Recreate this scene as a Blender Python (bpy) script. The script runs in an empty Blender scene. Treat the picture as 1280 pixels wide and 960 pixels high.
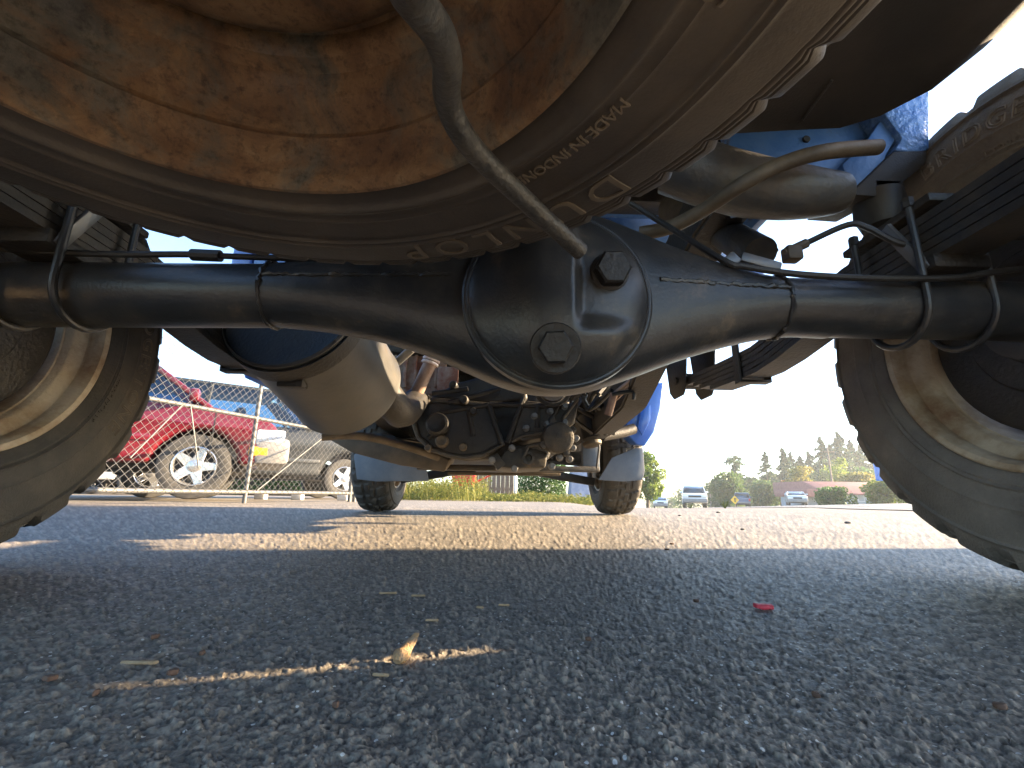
import bpy, bmesh, math, random
import numpy as np
from mathutils import Vector, Matrix
R_ = math.radians
random.seed(7); rng = np.random.default_rng(7)
S = bpy.context.scene
COL = S.collection
# ------------------------------------------------------------------ camera
F, CZ = 570.0, 0.11                      # focal length in 1280-px units, lens height
PITCH, YAW, ROLL = math.atan(139/F), R_(1.55), R_(0.8)
cam = bpy.data.cameras.new('camera'); camo = bpy.data.objects.new('camera', cam); COL.objects.link(camo)
cam.sensor_width = 36; cam.lens = 36*F/1280; cam.clip_start = .005; cam.clip_end = 3000
CM = (Matrix.Rotation(-YAW, 3, 'Z') @ Matrix.Rotation(math.pi/2+PITCH, 3, 'X') @ Matrix.Rotation(ROLL, 3, 'Z'))
camo.matrix_world = Matrix.Translation((0, 0, CZ)) @ CM.to_4x4()
S.camera = camo
# ------------------------------------------------------------------ sky and sun
SUN_EL, SUN_AZ = R_(16.5), R_(84)        # azimuth from +Y (forward) to +X (right)
W = bpy.data.worlds.new('World'); S.world = W; W.use_nodes = True
nt = W.node_tree; bg = nt.nodes['Background']
sky = nt.nodes.new('ShaderNodeTexSky'); sky.sky_type = 'NISHITA'; sky.sun_disc = False
sky.sun_elevation = SUN_EL; sky.sun_rotation = SUN_AZ; sky.altitude = 50
sky.air_density = 1.0; sky.dust_density = .8; sky.ozone_density = 2.6
nt.links.new(sky.outputs[0], bg.inputs[0]); bg.inputs[1].default_value = .074
sl = bpy.data.lights.new('sun', 'SUN'); sl.energy = 4.3; sl.angle = R_(.55); sl.color = (1, .75, .47)
so = bpy.data.objects.new('sun', sl); COL.objects.link(so)
sd = Vector((math.cos(SUN_EL)*math.sin(SUN_AZ), math.cos(SUN_EL)*math.cos(SUN_AZ), math.sin(SUN_EL)))
so.rotation_euler = sd.to_track_quat('Z', 'Y').to_euler(); so.location = sd*50
S.view_settings.view_transform = 'Standard'; S.view_settings.look = 'None'
S.view_settings.gamma = 1; S.view_settings.use_curve_mapping = False
S.view_settings.exposure = 3.3
S.render.resolution_x, S.render.resolution_y = 1024, 768
# ------------------------------------------------------------------ pixel -> place
def ray(x, y): return CM @ Vector(((x-640)/F, -(y-480)/F, -1))
CAM = Vector((0, 0, CZ))
def P(x, y, Y): d = ray(x, y); return CAM + d*(Y/d.y)
def PX(x, y, X): d = ray(x, y); return CAM + d*(X/d.x)
def PZ(x, y, Z): d = ray(x, y); return CAM + d*((Z-CZ)/d.z)
# ------------------------------------------------------------------ materials
MATS = {}
def mat(name, base, rough=.6, metal=0., c2=None, scale=12., bump=0., bscale=60., c3=None, spec=.5, lo=.4, hi=.62, coat=0., det=6):
    m = bpy.data.materials.new(name); m.use_nodes = True; n = m.node_tree.nodes; L = m.node_tree.links
    b = n['Principled BSDF']; b.inputs['Roughness'].default_value = rough; b.inputs['Metallic'].default_value = metal
    b.inputs['Specular IOR Level'].default_value = spec; b.inputs['Coat Weight'].default_value = coat
    b.inputs['Base Color'].default_value = (*base, 1)
    tc = n.new('ShaderNodeTexCoord')
    if c2 is not None:
        no = n.new('ShaderNodeTexNoise'); no.inputs['Scale'].default_value = scale; no.inputs['Detail'].default_value = det
        no.inputs['Roughness'].default_value = .65
        L.new(tc.outputs['Object'], no.inputs['Vector'])
        r = n.new('ShaderNodeValToRGB'); r.color_ramp.elements[0].position = lo; r.color_ramp.elements[1].position = hi
        r.color_ramp.elements[0].color = (*base, 1); r.color_ramp.elements[1].color = (*c2, 1)
        if c3 is not None:
            e = r.color_ramp.elements.new(min(hi+.1, .99)); e.color = (*c3, 1)
        L.new(no.outputs[0], r.inputs[0]); L.new(r.outputs[0], b.inputs['Base Color'])
        mr = n.new('ShaderNodeMapRange'); mr.inputs[3].default_value = max(rough-.1, .02); mr.inputs[4].default_value = min(rough+.15, 1)
        L.new(no.outputs[0], mr.inputs[0]); L.new(mr.outputs[0], b.inputs['Roughness'])
    if bump:
        n2 = n.new('ShaderNodeTexNoise'); n2.inputs['Scale'].default_value = bscale; n2.inputs['Detail'].default_value = 5
        L.new(tc.outputs['Object'], n2.inputs['Vector'])
        bp = n.new('ShaderNodeBump'); bp.inputs['Strength'].default_value = bump; bp.inputs['Distance'].default_value = .004
        L.new(n2.outputs[0], bp.inputs['Height']); L.new(bp.outputs[0], b.inputs['Normal'])
    MATS[name] = m; return m
mat('axle_black', (.022, .024, .027), .33, 0, (.042, .04, .037), 18, .12, 240, (.10, .08, .058), lo=.42, hi=.60, det=10)
mat('cast_grey', (.03, .029, .027), .5, .2, (.07, .058, .044), 18, .4, 160, (.15, .10, .055), lo=.38, hi=.62)
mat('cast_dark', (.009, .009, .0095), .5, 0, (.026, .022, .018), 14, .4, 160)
mat('steel_grey', (.13, .14, .15), .42, .5, (.2, .18, .16), 10, .15, 120)
mat('muffler', (.052, .052, .051), .36, .2, (.072, .069, .063), 7, .12, 90, (.085, .066, .046), lo=.42, hi=.6, det=10)
mat('rubber', (.04, .036, .031), .72, 0, (.075, .065, .052), 14, .4, 320, (.115, .096, .072), lo=.42, hi=.66)
mat('rubber_spare', (.034, .028, .023), .6, 0, (.068, .055, .042), 9, .15, 420, (.105, .084, .062), lo=.42, hi=.68)
mat('rubber_skylit', (.12, .108, .095), .75, 0, (.19, .17, .145), 10, .5, 300, (.25, .22, .185), lo=.36, hi=.62)  # dusty rubber paled further to carry skylight on the right rear tyre
mat('rubber_letter', (.09, .074, .056), .65, 0, (.14, .115, .087), 20)
mat('steel_dark', (.022, .022, .023), .5, .1, (.055, .047, .038), 14, .3, 160)
mat('hose_black', (.012, .012, .013), .5, 0, (.025, .024, .022), 30)
mat('steel_dull', (.06, .063, .068), .45, .2, (.10, .09, .075), 14, .3, 120, (.12, .09, .06))
mat('letter_pale', (.15, .135, .115), .7, 0, (.22, .2, .17), 20)  # pale lettering to match the lightened right rear tyre
mat('rust_rim', (.52, .25, .085), .7, 0, (.26, .15, .075), 8, .8, 90, (.07, .07, .06), lo=.38, hi=.56, det=10)
mat('dirty_rim', (.46, .38, .275), .5, 0, (.28, .20, .12), 10, .4, 110, (.17, .08, .035), lo=.42, hi=.57, det=11)
mat('brown_rod', (.105, .08, .052), .6, .1, (.06, .045, .03), 15, .2, 120)
mat('rod_dark', (.022, .022, .022), .45, .1, (.045, .041, .036), 60, .3, 300)
mat('truck_blue', (.02, .10, .42), .3, 0, (.03, .13, .48), 5, 0, coat=.4)
mat('frame_blue', (.05, .14, .36), .42, .05, (.08, .18, .4), 13, .4, 90, (.10, .085, .075), lo=.42, hi=.6)
mat('bumpy_blue', (.08, .18, .42), .25, .1, (.12, .24, .48), 30, 1.6, 75)
mat('flap_blue', (.09, .115, .15), .55, 0, (.13, .15, .18), 10)
mat('black_plastic', (.018, .017, .016), .62, 0, (.035, .03, .026), 8, .2, 300)
mat('rust_panel', (.16, .055, .03), .7, 0, (.3, .26, .22), 8, .2, 60)
mat('pale_pipe', (.34, .25, .2), .55, .2, (.22, .13, .09), 12)
mat('white_clamp', (.75, .68, .66), .45, .3, (.55, .3, .28), 25)
mat('tan_plate', (.10, .075, .048), .6, .1, (.055, .043, .03), 12, .2, 90)
mat('chrome', (.75, .75, .75), .12, 1.)
mat('alloy', (.68, .69, .7), .22, .9, (.55, .56, .58), 8)
mat('galv', (.075, .077, .08), .5, .3, (.10, .10, .098), 20)
mat('galv_wire', (.11, .113, .115), .5, .3, (.14, .14, .138), 20)
mat('car_red', (.09, .004, .010), .26, 0, (.10, .005, .011), 3, coat=.6)
mat('car_dark', (.010, .0125, .0155), .35, 0, (.014, .0165, .0195), 3, coat=.15)
mat('car_white', (.78, .79, .8), .25, 0, (.74, .75, .77), 3, coat=.5)
mat('car_silver', (.45, .47, .5), .28, .3, (.5, .52, .54), 3, coat=.5)
mat('car_blue', (.06, .1, .18), .28, 0, (.08, .12, .2), 3, coat=.5)
mat('amber', (.85, .36, .03), .25)
mat('lamp_clear', (.72, .74, .75), .15, .3)
mat('bumper_grey', (.2, .2, .2), .4, .1, (.26, .255, .25), 7)
mat('tyre_far', (.03, .03, .03), .75, 0, (.05, .048, .045), 10)
mat('trim_black', (.02, .02, .02), .5)
mat('concrete', (.5, .47, .42), .85, 0, (.4, .37, .33), 9, .4, 60)
mat('bark', (.12, .09, .065), .85, 0, (.07, .055, .04), 14, .6, 40)
mat('pole_wood', (.23, .19, .15), .8, 0, (.16, .13, .1), 9, .3, 40)
mat('roof_red', (.30, .13, .11), .75, 0, (.24, .10, .085), 3, .3, 20)
mat('wall_grey', (.42, .43, .44), .8, 0, (.36, .37, .38), 4, .2, 20)
mat('brick', (.34, .22, .18), .85, 0, (.26, .17, .14), 12, .2, 30)
mat('sign_blue', (.02, .14, .5), .4, 0, (.03, .16, .52), 3)
mat('sign_white', (.8, .8, .8), .4, 0, (.75, .76, .77), 3)
mat('sign_yellow', (.85, .5, .03), .45, 0, (.8, .46, .03), 3)
mat('machine_red', (.55, .03, .02), .45, 0, (.4, .03, .02), 8)
mat('tarp_blue', (.22, .26, .36), .6, 0, (.3, .33, .42), 6, .3, 20)
mat('wood_chip', (.30, .22, .13), .75, 0, (.2, .14, .08), 60, .4, 400)
mat('wood_tan', (.42, .25, .11), .7, 0, (.30, .2, .12), 220, .8, 700)
mat('bit_red', (.55, .05, .07), .6, 0, (.4, .03, .05), 200)
mat('bit_brown', (.10, .055, .035), .8, 0, (.06, .035, .025), 120)
mat('stone_dark', (.08, .075, .07), .8, 0, (.14, .13, .12), 60)
mat('paint_white', (.78, .78, .76), .6, 0, (.6, .6, .58), 5)
mat('slat', (.2, .15, .11), .8, 0, (.15, .11, .08), 8)
def rustmat():
    m = MATS['rust_rim']; n = m.node_tree.nodes; L = m.node_tree.links; b = n['Principled BSDF']
    for l in list(b.inputs['Base Color'].links)+list(b.inputs['Normal'].links)+list(b.inputs['Roughness'].links): L.remove(l)
    tc = [x for x in n if x.type == 'TEX_COORD'][0]
    def noise(sc, det, ro=.6, dist=0.):
        x = n.new('ShaderNodeTexNoise'); x.inputs['Scale'].default_value = sc; x.inputs['Detail'].default_value = det; x.inputs['Roughness'].default_value = ro
        x.inputs['Distortion'].default_value = dist; L.new(tc.outputs['Object'], x.inputs['Vector']); return x
    def ramp(src, stops):
        r = n.new('ShaderNodeValToRGB'); e = r.color_ramp.elements
        while len(e) < len(stops): e.new(.5)
        for k, (p, c) in enumerate(stops): e[k].position = p; e[k].color = (*c, 1)
        L.new(src.outputs[0], r.inputs[0]); return r
    def mix(f, a, c, mode='MIX'):
        x = n.new('ShaderNodeMix'); x.data_type = 'RGBA'; x.blend_type = mode; L.new(f.outputs[0], x.inputs[0]) if f is not None else None
        if f is None: x.inputs[0].default_value = 1
        L.new(a.outputs[2 if a.type == 'MIX' else 0], x.inputs[6]); L.new(c.outputs[2 if c.type == 'MIX' else 0], x.inputs[7]); return x
    rust = ramp(noise(14, 12, .7, .6), [(.3, (.05, .024, .012)), (.45, (.115, .06, .027)), (.56, (.17, .10, .048)), (.7, (.22, .155, .09))])
    grey = ramp(noise(26, 10, .7), [(.35, (.035, .034, .03)), (.6, (.10, .09, .07))])
    gm = ramp(noise(7.5, 9, .68, .8), [(.45, (0, 0, 0)), (.56, (1, 1, 1))])
    c1 = mix(gm, rust, grey)
    pm = ramp(noise(150, 6, .7), [(.3, (.35, .3, .26)), (.5, (1, 1, 1))])
    c2 = mix(None, c1, pm, 'MULTIPLY')
    L.new(c2.outputs[2], b.inputs['Base Color'])
    bp = n.new('ShaderNodeBump'); bp.inputs['Strength'].default_value = .7; bp.inputs['Distance'].default_value = .003
    L.new(noise(95, 8, .75).outputs[0], bp.inputs['Height']); L.new(bp.outputs[0], b.inputs['Normal'])
rustmat()
def leafmat(name, a, b, tr=.25):
    m = bpy.data.materials.new(name); m.use_nodes = True; n = m.node_tree.nodes; L = m.node_tree.links
    p = n['Principled BSDF']; p.inputs['Roughness'].default_value = .6; p.inputs['Specular IOR Level'].default_value = .25
    at = n.new('ShaderNodeAttribute'); at.attribute_name = 'tone'
    mx = n.new('ShaderNodeMix'); mx.data_type = 'RGBA'; mx.inputs[6].default_value = (*a, 1); mx.inputs[7].default_value = (*b, 1)
    L.new(at.outputs['Fac'], mx.inputs[0]); L.new(mx.outputs[2], p.inputs['Base Color'])
    t = n.new('ShaderNodeBsdfTranslucent'); L.new(mx.outputs[2], t.inputs[0])
    ms = n.new('ShaderNodeMixShader'); ms.inputs[0].default_value = tr
    L.new(p.outputs[0], ms.inputs[1]); L.new(t.outputs[0], ms.inputs[2]); L.new(ms.outputs[0], n['Material Output'].inputs[0])
    MATS[name] = m
leafmat('leaf_conifer', (.035, .065, .04), (.06, .10, .045), .35)
leafmat('leaf_olive', (.05, .10, .035), (.10, .15, .045), .4)
leafmat('leaf_green', (.08, .14, .025), (.17, .22, .04), .45)
leafmat('leaf_hedge', (.04, .10, .022), (.08, .15, .035), .35)
leafmat('leaf_yellow', (.11, .13, .03), (.24, .20, .05), .4)
leafmat('leaf_orange', (.16, .09, .025), (.24, .13, .04))
leafmat('weed', (.10, .14, .03), (.26, .24, .06), .4)
def glassmat():
    m = bpy.data.materials.new('car_glass'); m.use_nodes = True; n = m.node_tree.nodes; L = m.node_tree.links
    n.remove(n['Principled BSDF'])
    t = n.new('ShaderNodeBsdfTransparent'); t.inputs[0].default_value = (.55, .66, .74, 1)
    g = n.new('ShaderNodeBsdfGlossy'); g.inputs['Roughness'].default_value = .03
    f = n.new('ShaderNodeFresnel'); f.inputs[0].default_value = 1.6
    ms = n.new('ShaderNodeMixShader'); L.new(f.outputs[0], ms.inputs[0]); L.new(t.outputs[0], ms.inputs[1]); L.new(g.outputs[0], ms.inputs[2])
    L.new(ms.outputs[0], n['Material Output'].inputs[0]); MATS['car_glass'] = m
glassmat()
def asphaltmat(name, lo, hi, warm=1.0):
    m = bpy.data.materials.new(name); m.use_nodes = True; n = m.node_tree.nodes; L = m.node_tree.links
    b = n['Principled BSDF']; b.inputs['Roughness'].default_value = .7; b.inputs['Specular IOR Level'].default_value = .45
    tc = n.new('ShaderNodeTexCoord')
    at = n.new('ShaderNodeAttribute'); at.attribute_name = 'stone'
    vo = n.new('ShaderNodeTexVoronoi'); vo.inputs['Scale'].default_value = 230
    L.new(tc.outputs['Object'], vo.inputs['Vector'])
    sep = n.new('ShaderNodeSeparateColor'); L.new(vo.outputs['Color'], sep.inputs[0])
    no = n.new('ShaderNodeTexNoise'); no.inputs['Scale'].default_value = 2.2; no.inputs['Detail'].default_value = 7
    L.new(tc.outputs['Object'], no.inputs['Vector'])
    a = n.new('ShaderNodeMath'); a.operation = 'MULTIPLY_ADD'; a.inputs[1].default_value = .3; L.new(sep.outputs[0], a.inputs[0])
    a2 = n.new('ShaderNodeMath'); a2.operation = 'MULTIPLY'; a2.inputs[1].default_value = .85; L.new(at.outputs['Fac'], a2.inputs[0])
    L.new(a2.outputs[0], a.inputs[2])
    a3 = n.new('ShaderNodeMath'); a3.operation = 'MULTIPLY_ADD'; a3.inputs[1].default_value = .5; a3.inputs[2].default_value = -.2
    L.new(no.outputs[0], a3.inputs[0])
    a4 = n.new('ShaderNodeMath'); a4.operation = 'ADD'; L.new(a.outputs[0], a4.inputs[0]); L.new(a3.outputs[0], a4.inputs[1])
    r = n.new('ShaderNodeValToRGB'); e = r.color_ramp.elements
    e[0].position = .1; e[0].color = (*lo, 1); e[1].position = .85; e[1].color = (*hi, 1)
    L.new(a4.outputs[0], r.inputs[0])
    # pale specks painted in as glints on the aggregate
    v2 = n.new('ShaderNodeTexVoronoi'); v2.inputs['Scale'].default_value = 310; L.new(tc.outputs['Object'], v2.inputs['Vector'])
    s2 = n.new('ShaderNodeSeparateColor'); L.new(v2.outputs['Color'], s2.inputs[0])
    g = n.new('ShaderNodeMath'); g.operation = 'GREATER_THAN'; g.inputs[1].default_value = .94; L.new(s2.outputs[1], g.inputs[0])
    d = n.new('ShaderNodeMath'); d.operation = 'LESS_THAN'; d.inputs[1].default_value = .33; L.new(v2.outputs['Distance'], d.inputs[0])
    gd = n.new('ShaderNodeMath'); gd.operation = 'MULTIPLY'; L.new(g.outputs[0], gd.inputs[0]); L.new(d.outputs[0], gd.inputs[1])
    mx = n.new('ShaderNodeMix'); mx.data_type = 'RGBA'; mx.inputs[7].default_value = (.5, .49, .46, 1)
    L.new(gd.outputs[0], mx.inputs[0]); L.new(r.outputs[0], mx.inputs[6]); L.new(mx.outputs[2], b.inputs['Base Color'])
    mr = n.new('ShaderNodeMapRange'); mr.inputs[3].default_value = .5; mr.inputs[4].default_value = .85
    L.new(sep.outputs[1], mr.inputs[0]); L.new(mr.outputs[0], b.inputs['Roughness'])
    n2 = n.new('ShaderNodeTexNoise'); n2.inputs['Scale'].default_value = 420; n2.inputs['Detail'].default_value = 4
    L.new(tc.outputs['Object'], n2.inputs['Vector'])
    bp = n.new('ShaderNodeBump'); bp.inputs['Strength'].default_value = .8; bp.inputs['Distance'].default_value = .0015
    L.new(n2.outputs[0], bp.inputs['Height']); L.new(bp.outputs[0], b.inputs['Normal'])
    MATS[name] = m
asphaltmat('asphalt', (.040, .039, .037), (.27, .235, .19))
asphaltmat('asphalt_road', (.10, .10, .10), (.24, .235, .23))
# ------------------------------------------------------------------ object helpers
def link(name, me, material, parent=None, smooth=True, ang=35):
    o = bpy.data.objects.new(name, me); COL.objects.link(o)
    if material: me.materials.append(MATS[material])
    if smooth:
        me.polygons.foreach_set('use_smooth', [True]*len(me.polygons))
        me.set_sharp_from_angle(angle=R_(ang))
    if parent is not None:
        o.parent = parent; o.matrix_parent_inverse = Matrix.Translation(-world_loc(parent))
    return o
def world_loc(o):
    return Vector(o['_wl']) if '_wl' in o else Vector((0, 0, 0))
def thing(name, label, cat, loc, group=None):
    o = bpy.data.objects.new(name, None); COL.objects.link(o); o.location = loc; o.empty_display_size = .1
    o['label'] = label; o['category'] = cat
    if group: o['group'] = group
    return o
def tag(o, label, cat, group=None):
    o['label'] = label; o['category'] = cat
    if group: o['group'] = group
    return o
class B:
    """collects shapes in one bmesh"""
    def __init__(s): s.bm = bmesh.new()
    def raw(s, vs, fs):
        v = [s.bm.verts.new(p) for p in vs]
        for f in fs:
            try: s.bm.faces.new([v[i] for i in f])
            except ValueError: pass
        return v
    def box(s, c, d, bev=0., rot=None, seg=2):
        b2 = bmesh.new(); bmesh.ops.create_cube(b2, size=1)
        for v in b2.verts: v.co = Vector((v.co.x*d[0], v.co.y*d[1], v.co.z*d[2]))
        if bev: bmesh.ops.bevel(b2, geom=b2.edges[:], offset=bev, segments=seg, affect='EDGES', profile=.5)
        M = Matrix.Translation(c) @ (rot.to_4x4() if rot is not None else Matrix())
        b2.transform(M); s.join(b2); return s
    def join(s, b2):
        me = bpy.data.meshes.new('t'); b2.to_mesh(me); b2.free(); s.bm.from_mesh(me); bpy.data.meshes.remove(me)
    def bar(s, a, b, w, h, bev=0., up=(0, 0, 1)):
        a, b = Vector(a), Vector(b); d = b-a; y = d.normalized(); x = y.cross(Vector(up)).normalized(); z = x.cross(y)
        rot = Matrix((x, y, z)).transposed(); return s.box((a+b)/2, (w, d.length, h), bev, rot)
    def tube(s, pts, r, seg=10, caps=True, sub=0):
        pts = [Vector(p) for p in pts]; rs = r if isinstance(r, (list, tuple)) else [r]*len(pts)
        if sub and len(pts) > 2:
            n, q, rr = len(pts), [], []
            for i in range(n-1):
                p0, p1, p2, p3 = pts[max(i-1, 0)], pts[i], pts[i+1], pts[min(i+2, n-1)]
                for k in range(sub):
                    t = k/sub
                    q.append(.5*((2*p1)+(p2-p0)*t+(2*p0-5*p1+4*p2-p3)*t*t+(3*p1-p0-3*p2+p3)*t**3)); rr.append(rs[i]*(1-t)+rs[i+1]*t)
            q.append(pts[-1]); rr.append(rs[-1]); pts, rs = q, rr
        n = len(pts); up = None; rings = []
        for i, p in enumerate(pts):
            t = (pts[min(i+1, n-1)]-pts[max(i-1, 0)]).normalized()
            if up is None: up = t.orthogonal().normalized()
            up = (up - t*up.dot(t)).normalized(); sd_ = t.cross(up)
            rings.append([s.bm.verts.new(p+(up*math.cos(a)+sd_*math.sin(a))*rs[i]) for a in [2*math.pi*k/seg for k in range(seg)]])
        for i in range(n-1):
            for k in range(seg):
                k2 = (k+1) % seg; s.bm.faces.new((rings[i][k], rings[i][k2], rings[i+1][k2], rings[i+1][k]))
        if caps: s.bm.faces.new(rings[0][::-1]); s.bm.faces.new(rings[-1])
        return s
    def lathe(s, prof, c, axis, seg=48, caps=True, a0=0):
        """prof: (along axis, radius)"""
        ax = Vector(axis).normalized(); u = ax.orthogonal().normalized(); w = ax.cross(u); c = Vector(c); rings = []
        for (h, r) in prof:
            rings.append([s.bm.verts.new(c+ax*h+(u*math.cos(a)+w*math.sin(a))*max(r, 1e-5)) for a in [a0+2*math.pi*k/seg for k in range(seg)]])
        for i in range(len(prof)-1):
            for k in range(seg):
                k2 = (k+1) % seg; s.bm.faces.new((rings[i][k], rings[i][k2], rings[i+1][k2], rings[i+1][k]))
        if caps: s.bm.faces.new(rings[0][::-1]); s.bm.faces.new(rings[-1])
        return s
    def prism(s, pts, d, bev=0., seg=2):
        """pts: coplanar 3D outline, d: extrusion vector"""
        b2 = bmesh.new(); a = [b2.verts.new(p) for p in pts]; f = b2.faces.new(a)
        r = bmesh.ops.extrude_face_region(b2, geom=[f]); vs = [g for g in r['geom'] if isinstance(g, bmesh.types.BMVert)]
        bmesh.ops.translate(b2, verts=vs, vec=Vector(d)); bmesh.ops.recalc_face_normals(b2, faces=b2.faces[:])
        if bev: bmesh.ops.bevel(b2, geom=b2.edges[:], offset=bev, segments=seg, affect='EDGES', profile=.5)
        s.join(b2); return s
    def hexbolt(s, c, n, r, h, wr=0, wh=.003):
        n = Vector(n).normalized(); c = Vector(c)
        if wr: s.lathe([(-.01, wr), (wh*.7, wr), (wh, wr*.94)], c, n, 24); c = c+n*wh
        s.lathe([(-.005, r), (h*.85, r), (h, r*.88)], c, n, 6, a0=.3); return s
    def build(s, name, material, parent=None, smooth=True, ang=35, recalc=True):
        if recalc: bmesh.ops.recalc_face_normals(s.bm, faces=s.bm.faces[:])
        me = bpy.data.meshes.new(name); s.bm.to_mesh(me); s.bm.free()
        return link(name, me, material, parent, smooth, ang)
def npmesh(name, verts, faces):
    me = bpy.data.meshes.new(name); verts = np.asarray(verts, dtype=np.float32); faces = np.asarray(faces, dtype=np.int32)
    me.vertices.add(len(verts)); me.vertices.foreach_set('co', verts.ravel())
    nf, k = faces.shape
    me.loops.add(nf*k); me.loops.foreach_set('vertex_index', faces.ravel())
    me.polygons.add(nf); me.polygons.foreach_set('loop_start', np.arange(0, nf*k, k, dtype=np.int32))
    me.update(calc_edges=True); me.validate(); return me
def sstep(a, b, x):
    t = np.clip((x-a)/(b-a), 0, 1); return t*t*(3-2*t)
# ================================================================== GROUND
def ground_z(X, Y):
    X = np.asarray(X, float); Y = np.asarray(Y, float)
    w = sstep(.12, .34, X/np.maximum(Y, .5))*sstep(4, 9, Y)
    z = -.05*sstep(4, 9, X+Y)*w - .035*np.maximum(0, Y-X-3)*w
    return np.maximum(z, -3.2)
def worley(x, y, cell, seed):
    cx, cy = np.floor(x/cell).astype(np.int64), np.floor(y/cell).astype(np.int64)
    best = np.full(x.shape, 9.); bid = np.zeros(x.shape)
    def h(i, j, k):
        v = (i*374761393 + j*668265263 + k*2147483647 + seed*974711) & 0xffffffff
        v = ((v ^ (v >> 13))*1274126177) & 0xffffffff
        return ((v ^ (v >> 16)) & 0xffff)/65535.
    for dx in (-1, 0, 1):
        for dy in (-1, 0, 1):
            i, j = cx+dx, cy+dy
            d = np.hypot((i+h(i, j, 1))*cell-x, (j+h(i, j, 2))*cell-y)/cell
            m = d < best; best = np.where(m, d, best); bid = np.where(m, h(i, j, 3), bid)
    return best, bid
def build_ground():
    th = np.concatenate([np.radians(np.linspace(-62, 62, 800)), np.radians(np.linspace(66, 294, 58))])
    ypx = np.concatenate([np.linspace(700, 17, 470), np.geomspace(16, .4, 52)])
    rho = np.concatenate([[.012, .04, .07], .11*586/ypx])
    T, Rr = np.meshgrid(th, rho); X = np.sin(T)*Rr; Y = np.cos(T)*Rr
    Z = ground_z(X, Y)
    wx = sum(.0011*np.sin(X*a+Y*b+p) for a, b, p in ((410, 270, 0), (-350, 520, 1), (760, -310, 2), (190, 880, 3)))
    wy = sum(.0011*np.sin(X*a+Y*b+p) for a, b, p in ((300, -430, 4), (520, 390, 5), (-840, 260, 6), (140, -930, 7)))
    d1, i1 = worley(X+wx, Y+wy, .0049, 1); d2, i2 = worley(X-wy, Y+wx, .0026, 2); d3, i3 = worley(X+wy, Y, .014, 3)
    hgt = .0021*(1-np.clip(d1, 0, 1)**2)*i1**2 + .0011*(1-np.clip(d2, 0, 1)**2)*i2 + .0016*(1-np.clip(d3, 0, 1)**2)*(i3-.3) - .0026
    fade = sstep(7, 2.5, Rr)*sstep(.05, .1, Rr)
    Z = Z + hgt*fade
    stone = (sstep(.60, .30, d1)*i1**1.5*.6 + .34*sstep(.7, .25, d2)*i2 + .12)*fade + .38*(1-fade)
    nr, nc = X.shape
    V = np.stack([X, Y, Z], -1).reshape(-1, 3)
    i = np.arange(nr-1)[:, None]*nc; j = np.arange(nc)[None, :]; j2 = (j+1) % nc
    Fc = np.stack([i+j, i+nc+j, i+nc+j2, i+j2], -1).reshape(-1, 4)
    Fc = Fc[:, ::-1]
    me = npmesh('ground', V, Fc)
    a = me.attributes.new('stone', 'FLOAT', 'POINT'); a.data.foreach_set('value', stone.ravel().astype(np.float32))
    o = link('ground', me, 'asphalt', None, True, 180); o['kind'] = 'structure'
build_ground()
def strip(name, line_a, line_b, m, lift, n=60):
    """sheet between two ground polylines given as end points"""
    V, Fc = [], []
    k = 6
    for i in range(n+1):
        t = (i/n)**1.6
        a = Vector(line_a[0]).lerp(Vector(line_a[1]), t); b = Vector(line_b[0]).lerp(Vector(line_b[1]), t)
        for q in range(k+1):
            p = a.lerp(b, q/k); V.append((p.x, p.y, float(ground_z(p.x, p.y))+lift))
    for i in range(n):
        for q in range(k):
            a = i*(k+1)+q; Fc.append((a, a+1, a+k+2, a+k+1))
    o = link(name, npmesh(name, V, Fc), m, None, True, 180)
    if o.data.polygons[0].normal.z < 0: o.data.flip_normals()
    o['kind'] = 'structure'; return o
strip('road', ((3.3, .3), (49.4, 140)), ((17.3, .3), (63.4, 140)), 'asphalt_road', .012)
strip('road_marking', ((5.5, .3), (51.6, 140)), ((5.72, .3), (51.82, 140)), 'paint_white', .02)
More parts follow.
